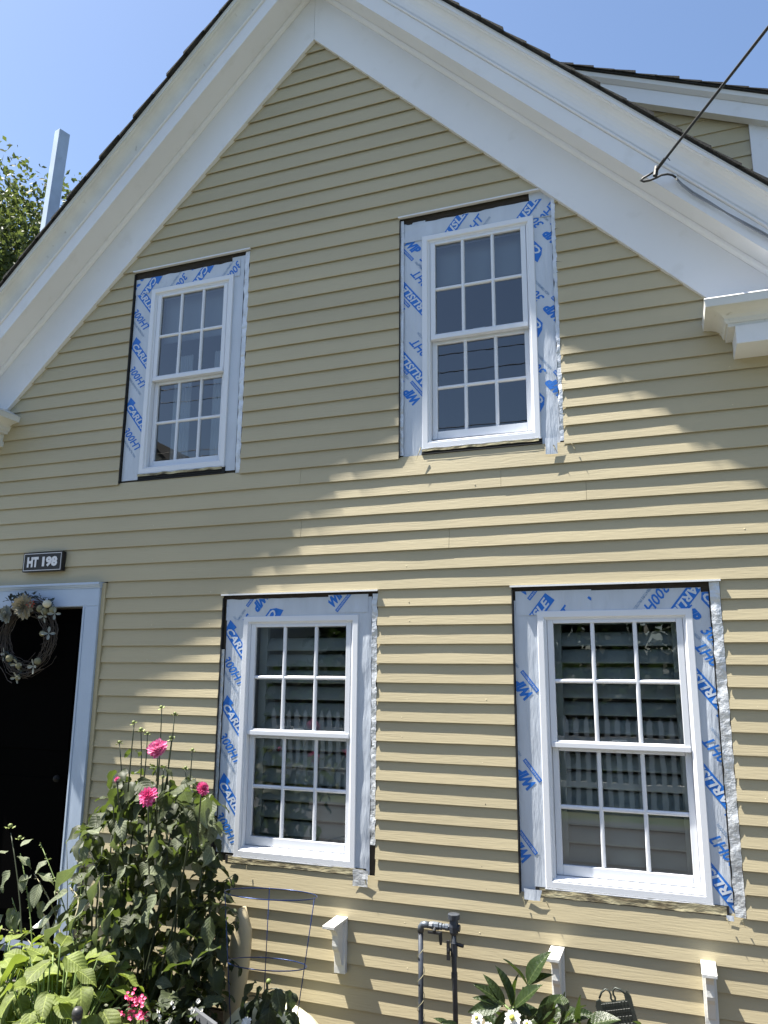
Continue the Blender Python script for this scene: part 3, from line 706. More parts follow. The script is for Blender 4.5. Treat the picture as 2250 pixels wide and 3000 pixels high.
# ------------------------------------------------------------------ plants: leaf and flower builders
def leaf_mesh(name, m, L=1.0, W=.45, fold=.25, droop=.5, tipp=.55, serr=0.0, wav=0.0, n=9, seed=0, base=.0):
    """leaf of length 1 along +x, up +z, folded on its midrib, drooping"""
    vs = []; fs = []; rr = random.Random(seed)
    for i in range(n+1):
        t = i/n; w = W*.5*math.sin(pi*min(1, t**tipp))**.9*(1-.12*t)
        if base and t < .25: w = max(w, W*.5*base*math.sin(pi*t/.25*.5))
        if i == n: w = .002
        if serr and 0 < i < n: w *= 1+(serr if i % 2 else -serr)
        x = L*t*(1-.18*droop*t*t); z = -droop*L*(t**1.8)*.45
        wv = wav*math.sin(t*9+seed)*W*.25
        for s_ in (-1, -.5, 0, .5, 1):
            vs.append((x-abs(s_)*w*.12, s_*w, z+abs(s_)*w*fold+(wv*s_*abs(s_))+(.0 if s_ else -.012*L)))
    for i in range(n):
        for k in range(4): fs.append((i*5+k, i*5+k+1, (i+1)*5+k+1, (i+1)*5+k))
    me = bpy.data.meshes.new(name); me.from_pydata(vs, [], fs); me.materials.append(m)
    me.polygons.foreach_set('use_smooth', [True]*len(me.polygons)); return me
def orient(p, az, el, roll, s, sy=1.0):
    """place a leaf: az heading, el elevation of its axis, roll about it"""
    m = Matrix.Translation(p) @ Matrix.Rotation(az, 4, 'Z') @ Matrix.Rotation(-el, 4, 'Y') @ Matrix.Rotation(roll, 4, 'X')
    return m @ Matrix.Diagonal((s, s*sy, s, 1))
def flower_mesh(name, m, rings, r, cup=.6, pw=.30):
    """many-petalled bloom facing +z"""
    vs = []; fs = []; rr = random.Random(len(name)+int(r*1000))
    for k, (cnt, rad, el) in enumerate(rings):
        for i in range(cnt):
            a = 2*pi*(i+.5*(k % 2))/cnt+rr.uniform(-.08, .08); e = math.radians(el+rr.uniform(-6, 6)); l = r*rad*rr.uniform(.9, 1.08); w = pw*l*.5
            def P(u, v, h):
                x = u*math.cos(e)-h*math.sin(e); z = u*math.sin(e)+h*math.cos(e)
                return (x*math.cos(a)-v*math.sin(a), x*math.sin(a)+v*math.cos(a), z+.04*r*k)
            o = len(vs)
            vs += [P(0, 0, 0), P(l*.5, -w, .10*l*cup), P(l*.5, 0, -.03*l), P(l*.5, w, .10*l*cup), P(l*.85, -w*.8, .16*l*cup), P(l*.85, 0, .03*l), P(l*.85, w*.8, .16*l*cup), P(l, 0, .10*l)]
            fs += [(o, o+1, o+2), (o, o+2, o+3), (o+1, o+4, o+5, o+2), (o+2, o+5, o+6, o+3), (o+4, o+7, o+5), (o+5, o+7, o+6)]
    me = bpy.data.meshes.new(name); me.from_pydata(vs, [], fs); me.materials.append(m); return me
def curve_pts(a, b, bow=(0, 0, 0), n=6):
    a, b, bow = Vector(a), Vector(b), Vector(bow)
    return [a.lerp(b, i/n)+bow*math.sin(pi*i/n) for i in range(n+1)]
DLEAF = [leaf_mesh('leaf', LDAH, 1, .56, .22, .5+.25*i, .75, .07, .5, seed=i) for i in range(3)]+[leaf_mesh('leaf', LDAH2, 1, .55, .3, .7+.3*i, .75, .06, .5, seed=9+i) for i in range(2)]
def inside(poly, x, y):
    c = False; n = len(poly)
    for i in range(n):
        x1, y1 = poly[i]; x2, y2 = poly[i-1]
        if (y1 > y) != (y2 > y) and x < (x2-x1)*(y-y1)/(y2-y1)+x1: c = not c
    return c
def fill(poly):
    xs = [p[0] for p in poly]; ys = [p[1] for p in poly]
    while True:
        x, y = R.uniform(min(xs), max(xs)), R.uniform(min(ys), max(ys))
        if inside(poly, x, y): return x, y

# -------------------------------- big dahlia left of the lower window
dah = thing('dahlia_plant', 'tall leafy dahlia with pink blooms and bare dark bud stems in front of the siding', 'plant', (-2.62, -.5, GZ))
foot = Vector((-2.60, -.50, GZ))
outline = [(300, 2290), (355, 2235), (470, 2290), (560, 2270), (610, 2330), (640, 2430), (650, 2560), (670, 2680), (650, 2790), (640, 2900), (620, 3060), (310, 3060), (290, 2960), (230, 2830), (195, 2690), (235, 2560), (240, 2420), (290, 2380)]
stems = []
tops = [(390, 2430), (440, 2500), (330, 2420), (500, 2440), (560, 2390), (450, 2330), (300, 2480), (600, 2500), (270, 2600), (520, 2600), (620, 2640)]
for i, (px, py) in enumerate(tops):
    tip = site(px, py, -.35-.05*(i % 5)); f0 = foot+Vector((R.uniform(-.18, .18), R.uniform(-.12, .12), 0))
    pts = curve_pts(f0, tip, ((tip.x-f0.x)*.25, 0, .0), 8); stems.append(pts)
    b = MB(); b.tube(pts, [.0085-.0045*k/8 for k in range(9)], 6); b.build('stem', STEM, dah, smooth=True)
def add_leaves(root, meshes, n, poly, y0, y1, s0, s1, droop=(-.9, .1), axis_bias=None, shape=1.0, name='leaf'):
    for i in range(n):
        px, py = fill(poly); y = R.uniform(y0, y1); p = site(px, py, y)
        az = R.uniform(-pi, pi)
        if axis_bias is not None: az = axis_bias+R.gauss(0, 1.1)
        put(name, R.choice(meshes), root, orient(p, az, R.uniform(*droop), R.gauss(0, .5), R.uniform(s0, s1), shape*R.uniform(.85, 1.15)))
def leaf_mass(root, meshes, n, poly, y0, y1, s0, s1, el=(-1.2, .2)):
    """leaves past the first 300 of a plant: real leaves, joined into one part"""
    b = MB()
    for i in range(n):
        px, py = fill(poly); me = R.choice(meshes)
        M = orient(site(px, py, R.uniform(y0, y1)), R.uniform(-pi, pi), R.uniform(*el), R.gauss(0, .5), R.uniform(s0, s1), R.uniform(.85, 1.15))
        b.add([M @ v.co for v in me.vertices], [tuple(p.vertices) for p in me.polygons])
    return b.build('leaf_mass', meshes[0].materials[0], root, smooth=True, fixn=False, kind='stuff')
add_leaves(dah, DLEAF[:3]*2+DLEAF[3:], 235, outline, -.74, -.42, .075, .165, (-1.2, .3))
leaf_mass(dah, DLEAF[:3], 620, outline, -.50, -.18, .07, .16)
# hanging pale leaves on the left edge of the clump
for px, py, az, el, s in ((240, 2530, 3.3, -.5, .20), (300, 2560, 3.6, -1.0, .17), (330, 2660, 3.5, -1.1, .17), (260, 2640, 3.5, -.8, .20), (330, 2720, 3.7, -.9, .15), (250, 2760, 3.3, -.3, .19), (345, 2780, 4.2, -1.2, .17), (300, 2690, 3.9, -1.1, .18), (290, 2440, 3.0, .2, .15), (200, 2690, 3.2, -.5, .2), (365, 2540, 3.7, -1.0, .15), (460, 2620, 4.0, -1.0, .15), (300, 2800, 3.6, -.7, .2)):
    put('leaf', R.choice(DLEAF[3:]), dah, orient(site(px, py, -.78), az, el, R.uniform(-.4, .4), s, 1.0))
# bare bud stems
BUDM = MB(); BUDM.ball((0, 0, .010), .011, 8, 6, (1, 1, .9))
for k in range(5):
    a = 2*pi*k/5; c_, s_ = math.cos(a), math.sin(a)
    BUDM.add([(c_*.006, s_*.006, 0), (c_*.020-s_*.005, s_*.020+c_*.005, -.001), (c_*.026, s_*.026, .006), (c_*.020+s_*.005, s_*.020-c_*.005, -.001)], [(0, 1, 2, 3)])
BUDM = BUDM.mesh('bud', BUD, True)
for (tx, ty, bx_, by_) in ((474, 2075, 463, 2300), (512, 2094, 480, 2330), (393, 2120, 375, 2320), (413, 2142, 408, 2340), (432, 2152, 415, 2330), (350, 2178, 358, 2400), (563, 2200, 548, 2370), (543, 2252, 545, 2420), (480, 2250, 470, 2400), (478, 2280, 465, 2420), (503, 2165, 490, 2300), (330, 2330, 345, 2470)):
    y = -.45+R.uniform(-.1, .1); a, c = site(bx_, by_, y), site(tx, ty, y)
    b = MB(); b.tube(curve_pts(a, c, (R.uniform(-.01, .01), 0, 0), 5), [.0042, .004, .0036, .0032, .003, .0026], 6); b.build('bud_stem', STEM, dah, smooth=True)
    m4 = Matrix.Translation(c) @ Matrix.Scale(.85, 4) @ Euler((R.uniform(-.7, .7), R.uniform(-.7, .7), 0)).to_matrix().to_4x4() @ Matrix.Scale(R.uniform(.8, 1.15), 4)
    put('bud', BUDM, dah, m4)
FL = flower_mesh('bloom', PINK, [(16, 1.0, 2), (15, .95, 18), (14, .85, 34), (12, .72, 50), (9, .55, 64), (6, .4, 78)], .055, pw=.42)
FLB = flower_mesh('bloom', PINK2, [(14, 1.0, -10), (13, .95, 8), (12, .85, 26), (11, .72, 44), (8, .55, 62)], .048, pw=.36)
def face(p, d, s=1): return Matrix.Translation(p) @ Vector(d).normalized().to_track_quat('Z', 'Y').to_matrix().to_4x4() @ Matrix.Scale(s, 4)
put('bloom', FL, dah, face(site(462, 2196, -.80), (.15, -.75, .65), .95))
put('bloom', FLB, dah, face(site(434, 2334, -.82), (.1, -.8, .5), 1.0))
put('bloom', FLB, dah, face(site(594, 2310, -.76), (.8, -.3, .4), .7))
put('bloom', FLB, dah, face(site(343, 2284, -.76), (-.6, -.4, .6), .35))
for (px, py, qx, qy) in ((462, 2215, 458, 2440), (434, 2350, 437, 2560), (590, 2320, 575, 2480), (343, 2290, 360, 2500)):
    b = MB(); b.tube(curve_pts(site(qx, qy, -.62), site(px, py, -.76), (0, 0, 0), 3), .004, 6); b.build('bud_stem', STEM, dah, smooth=True)
for i in range(38):   # leaf pairs near the top
    px, py = fill([(320, 2260), (380, 2190), (500, 2210), (530, 2260), (620, 2280), (620, 2420), (330, 2440)])
    put('leaf', R.choice(DLEAF), dah, orient(site(px, py, R.uniform(-.6, -.35)), R.uniform(-pi, pi), R.uniform(-.9, .5), R.gauss(0, .5), R.uniform(.05, .10)))

# -------------------------------- rose shoot right of the dahlia
rose = thing('rose_bush', 'dark rose shoots with small pointed leaflets beside the dahlia, left of the wire cage', 'plant', (-2.36, -.3, GZ))
RL = [leaf_mesh('leaf', LROSE, 1, .5, .25, .4+.2*i, .8, .04, .2, seed=20+i) for i in range(3)]
for (x0_, y0_, x1_, y1_) in ((560, 2700, 690, 2560), (570, 2690, 640, 2500), (600, 2800, 690, 2700), (590, 2860, 650, 2930), (600, 2760, 700, 2830), (560, 2900, 640, 2990)):
    a, c = site(x0_, y0_, -.38), site(x1_, y1_, -.3); pts = curve_pts(a, c, (0, -.03, .03), 6)
    b = MB(); b.tube(pts, .0025, 5); b.build('stem', STEM, rose, smooth=True)
    for i in range(1, 7):
        for sgn in (-1, 1):
            put('leaf', R.choice(RL), rose, orient(pts[i], math.atan2(c.y-a.y, c.x-a.x)+sgn*R.uniform(.8, 1.7), R.uniform(-1.4, -.4), R.gauss(0, .4), R.uniform(.05, .075)))
b = MB(); b.tube(curve_pts((-2.40, -.32, GZ), site(570, 2680, -.38), (.05, 0, 0), 6), .005, 6); b.build('stem', STEM, rose, smooth=True)

# -------------------------------- hostas, lower left
HL = [leaf_mesh('leaf', LHOS, 1, .62, .18, .35+.25*i, .72, 0, .45, n=10, seed=40+i, base=.7) for i in range(4)]
def hosta(cx, cy, n, rad, lab, sc=1.0, top=.35):
    h = thing('hosta_plant', lab, 'plant', (cx, cy, BZ), 'hostas in the corner by the door')
    c0 = Vector((cx, cy, BZ+.03))
    for i in range(n):
        a = i*2.4+R.uniform(-.3, .3); q = math.sqrt((i+.5)/n); r_ = rad*q
        tip = c0+Vector((math.cos(a)*r_, math.sin(a)*r_, top*(1-.6*q*q)*R.uniform(.72, 1.08)))
        if i % 3: pass
        b = MB(); b.tube(curve_pts(c0+Vector((math.cos(a)*.04, math.sin(a)*.04, 0)), tip, (0, 0, .05), 5), [.006, .005, .005, .004, .004, .003], 5); b.build('leaf_stalk', GSTEM, h, smooth=True)
        put('leaf', R.choice(HL), h, orient(tip, a+R.gauss(0, .3), R.uniform(-.25, .75)-.5*q, R.gauss(0, .35), sc*R.uniform(.095, .175)))
    return h
hosta(-2.62, -.95, 120, .42, 'broad chartreuse hosta clump at the foot of the dahlia, right of the faded stalks', 1.05, .60)
hosta(-3.10, -.86, 120, .44, 'chartreuse hosta clump at the lower left corner below the door', 1.05, .56)
hosta(-2.90, -1.22, 70, .36, 'nearest hosta clump, cropped by the bottom left edge of the photo', 1.0, .40)

# -------------------------------- leafy stalks left, in front of the door
lp = thing('wilting_stalk_plant', 'wilting leafy plant with dried seed stalks in front of the black door', 'plant', (-3.3, -.6, GZ))
LL_ = DLEAF[3:]+[leaf_mesh('leaf', LDAH2, 1, .6, .2, .4, .8, .03, .2, seed=60)]
for (x0_, y0_, x1_, y1_, mt, rr_) in ((60, 3000, 32, 2440, STEM, .005), (90, 3000, 60, 2500, GSTEM, .004), (250, 2950, 118, 2470, GSTEM, .004), (190, 2800, 100, 2560, DRYSTEM, .004), (110, 2800, 170, 2600, DRYSTEM, .0045), (60, 2900, 35, 2630, GSTEM, .0045), (190, 2880, 195, 2460, STEM, .003), (280, 2700, 262, 2500, DRYSTEM, .0022), (140, 2850, 130, 2680, DRYSTEM, .004), (100, 2790, 0, 2720, DRYSTEM, .003), (200, 2960, 240, 2560, GSTEM, .0025), (215, 2700, 205, 2600, DRYSTEM, .004)):
    a, c = site(x0_, y0_, -.75), site(x1_, y1_, -.62); pts = curve_pts(a, c, (R.uniform(.0, .06), 0, .02), 7)
    b = MB(); b.tube(pts, [rr_*(1-.5*k/7) for k in range(8)], 5); st = b.build('stalk', mt, lp, smooth=True)
    if mt is not STEM:
        b = MB()
        for i in range(16):
            t = R.uniform(.5, 1); k = min(6, int(t*7)); q = pts[k].lerp(pts[k+1], t*7-k); d = Vector((R.uniform(-1, 1), R.uniform(-1, 0), R.uniform(-.6, .8)))*.012
            b.tube([q, q+d*.5, q+d], [.0012, .0032, .001], 4)
        b.build('seed_pod', DRYSTEM if mt is DRYSTEM else BUD, st)
for px, py, az, el, s in ((30, 2550, 4.1, -1.0, .11), (15, 2500, 2.8, .1, .10), (50, 2510, .3, -.3, .10), (105, 2560, 1.4, 1.0, .10), (110, 2560, .1, -.1, .11), (90, 2570, 3.0, -.3, .10), (115, 2590, 5.0, -1.0, .11), (100, 2610, 4.2, -1.2, .10), (55, 2670, 4.6, -1.2, .10), (40, 2660, 4.4, -1.1, .11), (10, 2680, 3.8, -1.0, .12), (200, 2610, 3.6, -.5, .15), (215, 2650, 3.3, -.8, .15), (180, 2650, 4.2, -.6, .12), (0, 2600, 4.3, -1.2, .12), (100, 2720, 4.0, -.6, .10), (20, 2760, 3.5, -.4, .14), (110, 2780, 4.9, -.9, .12), (60, 2480, 1.2, .6, .07), (75, 2560, 5.0, -1.1, .09), (125, 2640, 4.7, -1.2, .10), (250, 2480, 5.2, -.9, .08)):
    put('leaf', R.choice(LL_), lp, orient(site(px, py, -.66), az, el, R.uniform(-.3, .3), s*1.05))
put('bud', BUDM, lp, Matrix.Translation(site(30, 2425, -.62)) @ Matrix.Scale(1.1, 4)); put('bud', BUDM, lp, Matrix.Translation(site(58, 2458, -.62)) @ Matrix.Scale(.9, 4))
b = MB()   # faded white trumpet blossom
b.loft([[site(118, 2712, -.66)+Vector((math.cos(a)*r_, math.sin(a)*r_, 0))+Vector(d) for a in [2*pi*k/8 for k in range(8)]] for r_, d in ((.004, (.03, 0, .05)), (.010, (.015, 0, .03)), (.028, (-.01, 0, -.005)))], caps=False); b.build('faded_blossom', WHITEP, lp, smooth=True, fixn=False)
b = MB(); b.loft([[site(135, 2720, -.64)+Vector((math.cos(a)*r_, math.sin(a)*r_, 0))+Vector(d) for a in [2*pi*k/8 for k in range(8)]] for r_, d in ((.004, (0, 0, .05)), (.010, (0, 0, .03)), (.024, (.0, 0, -.02)))], caps=False); b.build('faded_blossom', WHITEP, lp, smooth=True, fixn=False)

# -------------------------------- small flowers at the bottom
ph = thing('pink_phlox', 'low phlox with small magenta flower clusters at the foot of the dahlia', 'plant', (-2.4, -.95, GZ))
SF = flower_mesh('floret', MAGENTA, [(5, 1.0, 8)], .0095, pw=.8)
for cx, cy, n_ in ((380, 2922, 16), (412, 2930, 14), (362, 2970, 10), (420, 2975, 14), (335, 2985, 7), (395, 2950, 8)):
    for i in range(n_): put('floret', SF, ph, face(site(cx+R.gauss(0, 11), cy+R.gauss(0, 9), -.92+R.uniform(-.02, .02)), (R.gauss(0, .6), -.8, R.gauss(.5, .5)), R.uniform(.7, 1.1)))
    b = MB(); c = site(cx, cy+6, -.9); b.tube(curve_pts(Vector((c.x, -.85, GZ+.02)), c, (.01, 0, 0), 4), .003, 5); b.build('stem', STEM, ph)
SL = [leaf_mesh('leaf', LSM, 1, .5, .2, .4, .8, 0, .2, n=5, seed=70+i) for i in range(2)]
for i in range(60):
    px, py = fill([(300, 2960), (440, 2930), (450, 3050), (300, 3060)]); put('leaf', R.choice(SL), ph, orient(site(px, py, R.uniform(-.95, -.8)), R.uniform(-pi, pi), R.uniform(-.5, .8), R.gauss(0, .4), R.uniform(.03, .05)))
bg_ = thing('white_begonia', 'small dark-leaved plant with tiny white flowers under the dahlia', 'plant', (-2.15, -.8, GZ))
WF = flower_mesh('floret', WHITEP, [(4, 1.0, 15)], .010, pw=.9)
for i in range(100):
    px, py = fill([(440, 2940), (520, 2900), (590, 2960), (620, 3050), (440, 3060)]); put('leaf', R.choice(SL), bg_, orient(site(px, py, R.uniform(-.9, -.6)), R.uniform(-pi, pi), R.uniform(-.5, .8), R.gauss(0, .4), R.uniform(.03, .055)))
for px, py in ((505, 2935), (508, 2950), (558, 2955), (466, 2962), (465, 2978), (500, 2985), (497, 2992), (562, 2988), (590, 2960), (580, 2935), (490, 3000), (565, 2963), (470, 2990)):
    for k in range(2): put('floret', WF, bg_, face(site(px+R.uniform(-4, 4), py+R.uniform(-4, 4), -.88), (R.gauss(0, .6), -.9, R.gauss(.3, .5)), R.uniform(.7, 1.2)))
b = MB(); b.tube(curve_pts((-2.15, -.8, GZ), (-2.15, -.78, GZ+.3), (0, 0, 0), 3), .005, 5); b.build('stem', STEM, bg_)

# -------------------------------- wire cage with drooping pepper
cg = thing('wire_plant_cage', 'blue wire plant cage of two hoops and three legs in front of the siding', 'plant cage', (-1.84, -.45, GZ))
def hoop(pl, pr, pt, pb, y):
    L_, R_ = site(*pl, y), site(*pr, y); c = (L_+R_)/2; r_ = (R_-L_).length/2
    # tilt so the front and back of the hoop show where they do
    yb, yf = y+r_, y-r_; zb = site(*pt, yb).z; zf = site(*pb, yf).z
    return c, r_, (zf-zb)/(2*r_)
yc = -.45
h1 = hoop((677, 2621), (916, 2617), (790, 2601), (790, 2639), yc); h2 = hoop((683, 2826), (886, 2822), (784, 2802), (784, 2845), yc)
def hp(h, a): c, r_, t = h; return Vector((c.x+r_*math.cos(a), c.y-r_*math.sin(a), c.z+t*r_*math.sin(a)))
for h in (h1, h2):
    b = MB(); b.tube([hp(h, 2*pi*k/40) for k in range(41)], .0026, 6, cap=False); b.build('hoop', WIRE, cg, smooth=True)
for a in (2.45, -.1, -2.1):
    p1, p2 = hp(h1, a), hp(h2, a); d = p2-p1
    b = MB(); b.tube([p1+Vector((0, 0, .004)), p2, p2+d*((p2.z-GZ)/abs(d.z))*.97], .0024, 6); b.build('leg', WIRE, cg, smooth=True)
pep = thing('caged_pepper_plant', 'drooping plant with dark leaves and one green fruit growing inside the wire cage', 'plant', (-1.84, -.45, GZ))
PL = [leaf_mesh('leaf', LPEP, 1, .5, .35, .9+.25*i, .75, .05, .6, seed=80+i) for i in range(4)]
b = MB(); b.tube(curve_pts((-1.82, -.45, GZ), site(782, 2880, -.45), (.01, 0, 0), 6), .006, 6); b.build('stem', STEM, pep, smooth=True)
for px, py, az, el, s in ((750, 2875, 3.6, -.7, .13), (765, 2890, 4.4, -1.0, .12), (800, 2900, 5.0, -1.2, .13), (810, 2895, 5.6, -1.0, .13), (760, 2925, 3.6, -.8, .17), (775, 2930, 4.4, -1.1, .16), (725, 2920, 3.5, -.9, .12), (835, 2905, .1, -.8, .11), (855, 2905, 5.3, -1.1, .11), (790, 2950, 4.9, -1.2, .15), (845, 2960, .2, -.6, .13), (850, 2965, 5.6, -.8, .12), (740, 2950, 3.9, -.9, .15), (810, 2980, 5.2, -.7, .14), (770, 2990, 4.6, -.6, .14), (785, 2905, 2.0, -.7, .1), (795, 2925, 1.0, -.9, .12), (835, 2990, 5.9, -.5, .12), (700, 2990, 4.0, -.3, .11)):
    put('leaf', R.choice(PL), pep, orient(site(px, py, -.45+R.uniform(-.06, .06)), az, el, R.uniform(-.5, .5), s, 1.1))
for px, py, qx, qy in ((785, 2900, 835, 2905), (785, 2960, 845, 2965), (780, 2935, 730, 2918)):
    b = MB(); b.tube(curve_pts(site(px, py, -.45), site(qx, qy, -.45), (0, 0, .01), 4), .0025, 5); b.build('stem', STEM, pep)
b = MB(); b.ball(tuple(site(787, 2875, -.47)), .012, 8, 6); b.build('fruit', BUD, pep, smooth=True)
b = MB(); b.add(*[[site(700+q, 2990+R.uniform(-3, 3), -.62) for q in (0, 14, 30, 22)], [(0, 1, 2, 3)]]); 
WFB = flower_mesh('bloom', WHITEP, [(12, 1.0, 0), (8, .6, 30)], .05, pw=.42)
DAI = thing('white_daisy_plant', 'white daisies with green centres below the peony leaves, right of the pipework', 'plant', (-.95, -.75, GZ))
for px, py, s in ((1502, 2986, .85), (1398, 2987, .6), (1545, 3004, .5), (1430, 3010, .5)):
    p = site(px, py, -.75); put('bloom', WFB, DAI, face(p, (.1, -.75, .65), s*.8))
    b = MB(); b.ball(tuple(p+Vector((0, -.012, .010))), .013*s, 8, 6); b.build('flower_centre', YELLOWC, DAI, smooth=True)
    b = MB(); b.tube(curve_pts(Vector((p.x-.03, -.7, GZ+.02)), p, (.01, 0, 0), 5), .003, 5); b.build('stem', GSTEM, DAI)
put('bloom', WFB, pep, face(site(722, 2996, -.6), (.1, -.6, .7), .5))

# -------------------------------- peony
peo = thing('peony_plant', 'peony with long glossy dark green leaves in front of the middle white bracket', 'plant', (-.72, -.6, GZ))
PE = [leaf_mesh('leaf', LPEO, 1, .34, .45, .25+.2*i, .85, 0, .15, n=10, seed=90+i) for i in range(3)]
def leafto(px, py, qx, qy, y, wfac=1.0, roll=0.0, mesh=None, yq=None):
    """leaf whose base and tip are at two surveyed spots"""
    a, c = site(px, py, y), site(qx, qy, y-.04 if yq is None else yq); d = c-a; L_ = d.length
    az = math.atan2(d.y, d.x); el = math.asin(max(-1, min(1, d.z/L_)))
    put('leaf', mesh or R.choice(PE), peo, orient(a, az, el+.12, roll, L_*1.04, wfac))
for v in ((1545, 2886, 1480, 2800, 0, .9), (1545, 2885, 1600, 2788, 1.2, 1.25), (1547, 2884, 1612, 2852, .9, .9), (1500, 2950, 1470, 2832, -1.3, 1.0), (1508, 2950, 1495, 2850, 1.4, 1.1), (1508, 2952, 1588, 2892, .8, 1.2),
          (1482, 2945, 1385, 2888, -.6, 1.1), (1478, 2942, 1418, 2858, -1.2, .8), (1475, 2950, 1384, 2918, -.4, 1.0), (1470, 2945, 1372, 2976, -1.0, 1.2), (1480, 2960, 1452, 3030, -1.4, 1.2), (1490, 2950, 1540, 3000, 1.2, 1.1),
          (1575, 2990, 1646, 2922, 1.0, 1.3), (1590, 3000, 1640, 2930, -1.2, 1.0), (1700, 3000, 1688, 2918, 1.4, 1.5), (1715, 3010, 1808, 2975, .6, 1.5), (1560, 2975, 1500, 2955, -.6, 1.2), (1600, 3010, 1570, 2950, 1.3, 1.3), (1640, 3010, 1665, 2965, .9, 1.2),
          (1640, 3010, 1700, 2985, .5, 1.2), (1540, 3000, 1575, 2958, .9, 1.5), (1330, 3020, 1275, 2975, -.5, 1.0), (1345, 3010, 1290, 3000, -.8, 1.2), (1880, 3010, 1850, 2985, .4, 1.0)):
    leafto(*v[:4], -.62+R.uniform(-.05, .03), v[5], v[4])
for i in range(34):
    px, py = fill([(1480, 3000), (1560, 2965), (1640, 2960), (1720, 2985), (1760, 3080), (1440, 3080)]); put('leaf', R.choice(PE), peo, orient(site(px, py, R.uniform(-.65, -.4)), R.uniform(-pi, pi), R.uniform(-.4, .9), R.gauss(0, .7), R.uniform(.09, .14), 1.2))
for px, py, qx, qy in ((1535, 3010, 1533, 2893), (1545, 2900, 1546, 2885), (1505, 3010, 1505, 2950), (1560, 3020, 1478, 2945), (1700, 3040, 1700, 3000)):
    b = MB(); b.tube(curve_pts(site(px, py, -.6), site(qx, qy, -.62), (.0, 0, 0), 4), .0045, 6); b.build('stem', GSTEM, peo, smooth=True)
b = MB(); b.tube(curve_pts((-.72, -.55, GZ), site(1535, 3010, -.6), (0, 0, 0), 4), .005, 6); b.build('stem', GSTEM, peo, smooth=True)
b = MB(); b.tube(curve_pts((-.70, -.55, GZ), site(1700, 3040, -.6), (0, 0, 0), 4), .005, 6); b.build('stem', GSTEM, peo, smooth=True)

# ------------------------------------------------------------------ brackets
prof = [(.018, -.013), (.155, -.013), (.150, -.022), (.125, -.030), (.100, -.045), (.086, -.065), (.083, -.090), (.084, -.115), (.078, -.130), (.060, -.150), (.045, -.185), (.034, -.215), (.018, -.222)]
b0 = None
def bracket(x0, x1, zt, lab):
    t = thing('wall_bracket', lab, 'bracket', (x0, 0, zt-.26), 'white wooden brackets on the wall')
    w = x1-x0; xm = (x0+x1)/2
    b = MB(); b.box(x0, x1, -.172, .006, zt-.013, zt); b.build('bracket_top', OLDTRIM, t, bevel=.0015)
    b = MB(); b.box(x0+.002, x1-.002, -.020, .006, zt-.260, zt-.0135); b.build('back_plate', OLDTRIM, t, bevel=.0015)
    b = MB(); n = len(prof); a, c = xm-.016, xm+.016
    b.add([(a, -p, zt+z-.0005) for p, z in prof]+[(c, -p, zt+z-.0005) for p, z in prof], [tuple(range(n)), tuple(range(n, 2*n))[::-1]]+[(q, (q+1) % n, n+(q+1) % n, n+q) for q in range(n)]); b.build('scrolled_web', OLDTRIM, t, bevel=.001)
bracket(-1.710, -1.645, -1.888, 'white shelf bracket just right of the wire cage, below the left lower window')
bracket(-.617, -.555, -1.901, 'white shelf bracket behind the peony leaves, middle one of three')
bracket(.032, .092, -1.882, 'white shelf bracket below the right lower window, right of the garden plaque')

# ------------------------------------------------------------------ pipework
pw = thing('outdoor_pipework', 'dark weathered pipes with two valves and a round-capped regulator against the siding', 'pipe', (-1.15, -.08, GZ))
y = -.08; X1_, X2_ = -1.228, -1.062; ZT = -1.852
b = MB(); b.tube([(X1_-.004, y, GZ), (X1_, y, -2.3), (X1_, y, ZT-.03)], .0125, 12); b.build('riser_pipe', PIPE, pw, smooth=True)
b = MB(); b.tube([(X1_, y, ZT-.035), (X1_+.001, y, ZT-.014), (X1_+.010, y, ZT-.002), (X1_+.022, y, ZT), (X1_+.04, y, ZT)], [.0155, .016, .016, .016, .015], 12); b.build('elbow', GALV, pw, smooth=True)
b = MB(); b.tube([(X1_+.03, y, ZT), (X2_, y, ZT)], .0115, 12); b.build('cross_pipe', GALV, pw, smooth=True)
b = MB()
for a, c, r_ in ((.045, .052, .0165), (.056, .092, .0185), (.095, .108, .0165), (.112, .122, .014), (.124, .140, .016)): b.tube([(X1_+a, y, ZT), (X1_+c, y, ZT)], r_, 8)
b.build('valve_body', GALV, pw, bevel=.001)
b = MB(); b.box(X1_+.045, X1_+.108, y-.034, y-.026, ZT-.028, ZT-.016); b.tube([(X1_+.077, y-.018, ZT-.006), (X1_+.077, y-.036, ZT-.016)], .008, 8); b.tube([(X1_+.104, y-.02, ZT-.018), (X1_+.106, y-.022, ZT-.055), (X1_+.107, y-.022, ZT-.074)], [.010, .0085, .006], 8); b.build('valve_handle', BLACKM, pw, bevel=.001)
b = MB(); b.box(X1_+.050, X1_+.065, y-.026, y-.006, ZT+.004, ZT+.016); b.build('white_tag', METALW, pw)
b = MB(); b.tube([(X2_+.012, y, GZ), (X2_, y, -2.0), (X2_, y, ZT+.01)], [.0125, .0125, .0125], 12); b.build('riser_pipe', PIPE, pw, smooth=True)
b = MB(); b.tube([(X2_, y, -1.812), (X2_, y, -1.790)], [.0285, .0285], 20); b.build('regulator_cap', PIPE, pw, bevel=.001)
b = MB(); b.tube([(X2_, y, -1.882), (X2_, y, -1.870), (X2_, y, -1.845), (X2_, y, -1.8125)], [.016, .022, .0245, .0195], 8)
b.tube([(X2_+.020, y, ZT+.002), (X2_+.030, y, ZT+.002)], .017, 6); b.tube([(X2_-.036, y, ZT), (X2_-.02, y, ZT)], .015, 6); b.build('regulator_body', PIPE, pw, bevel=.001)
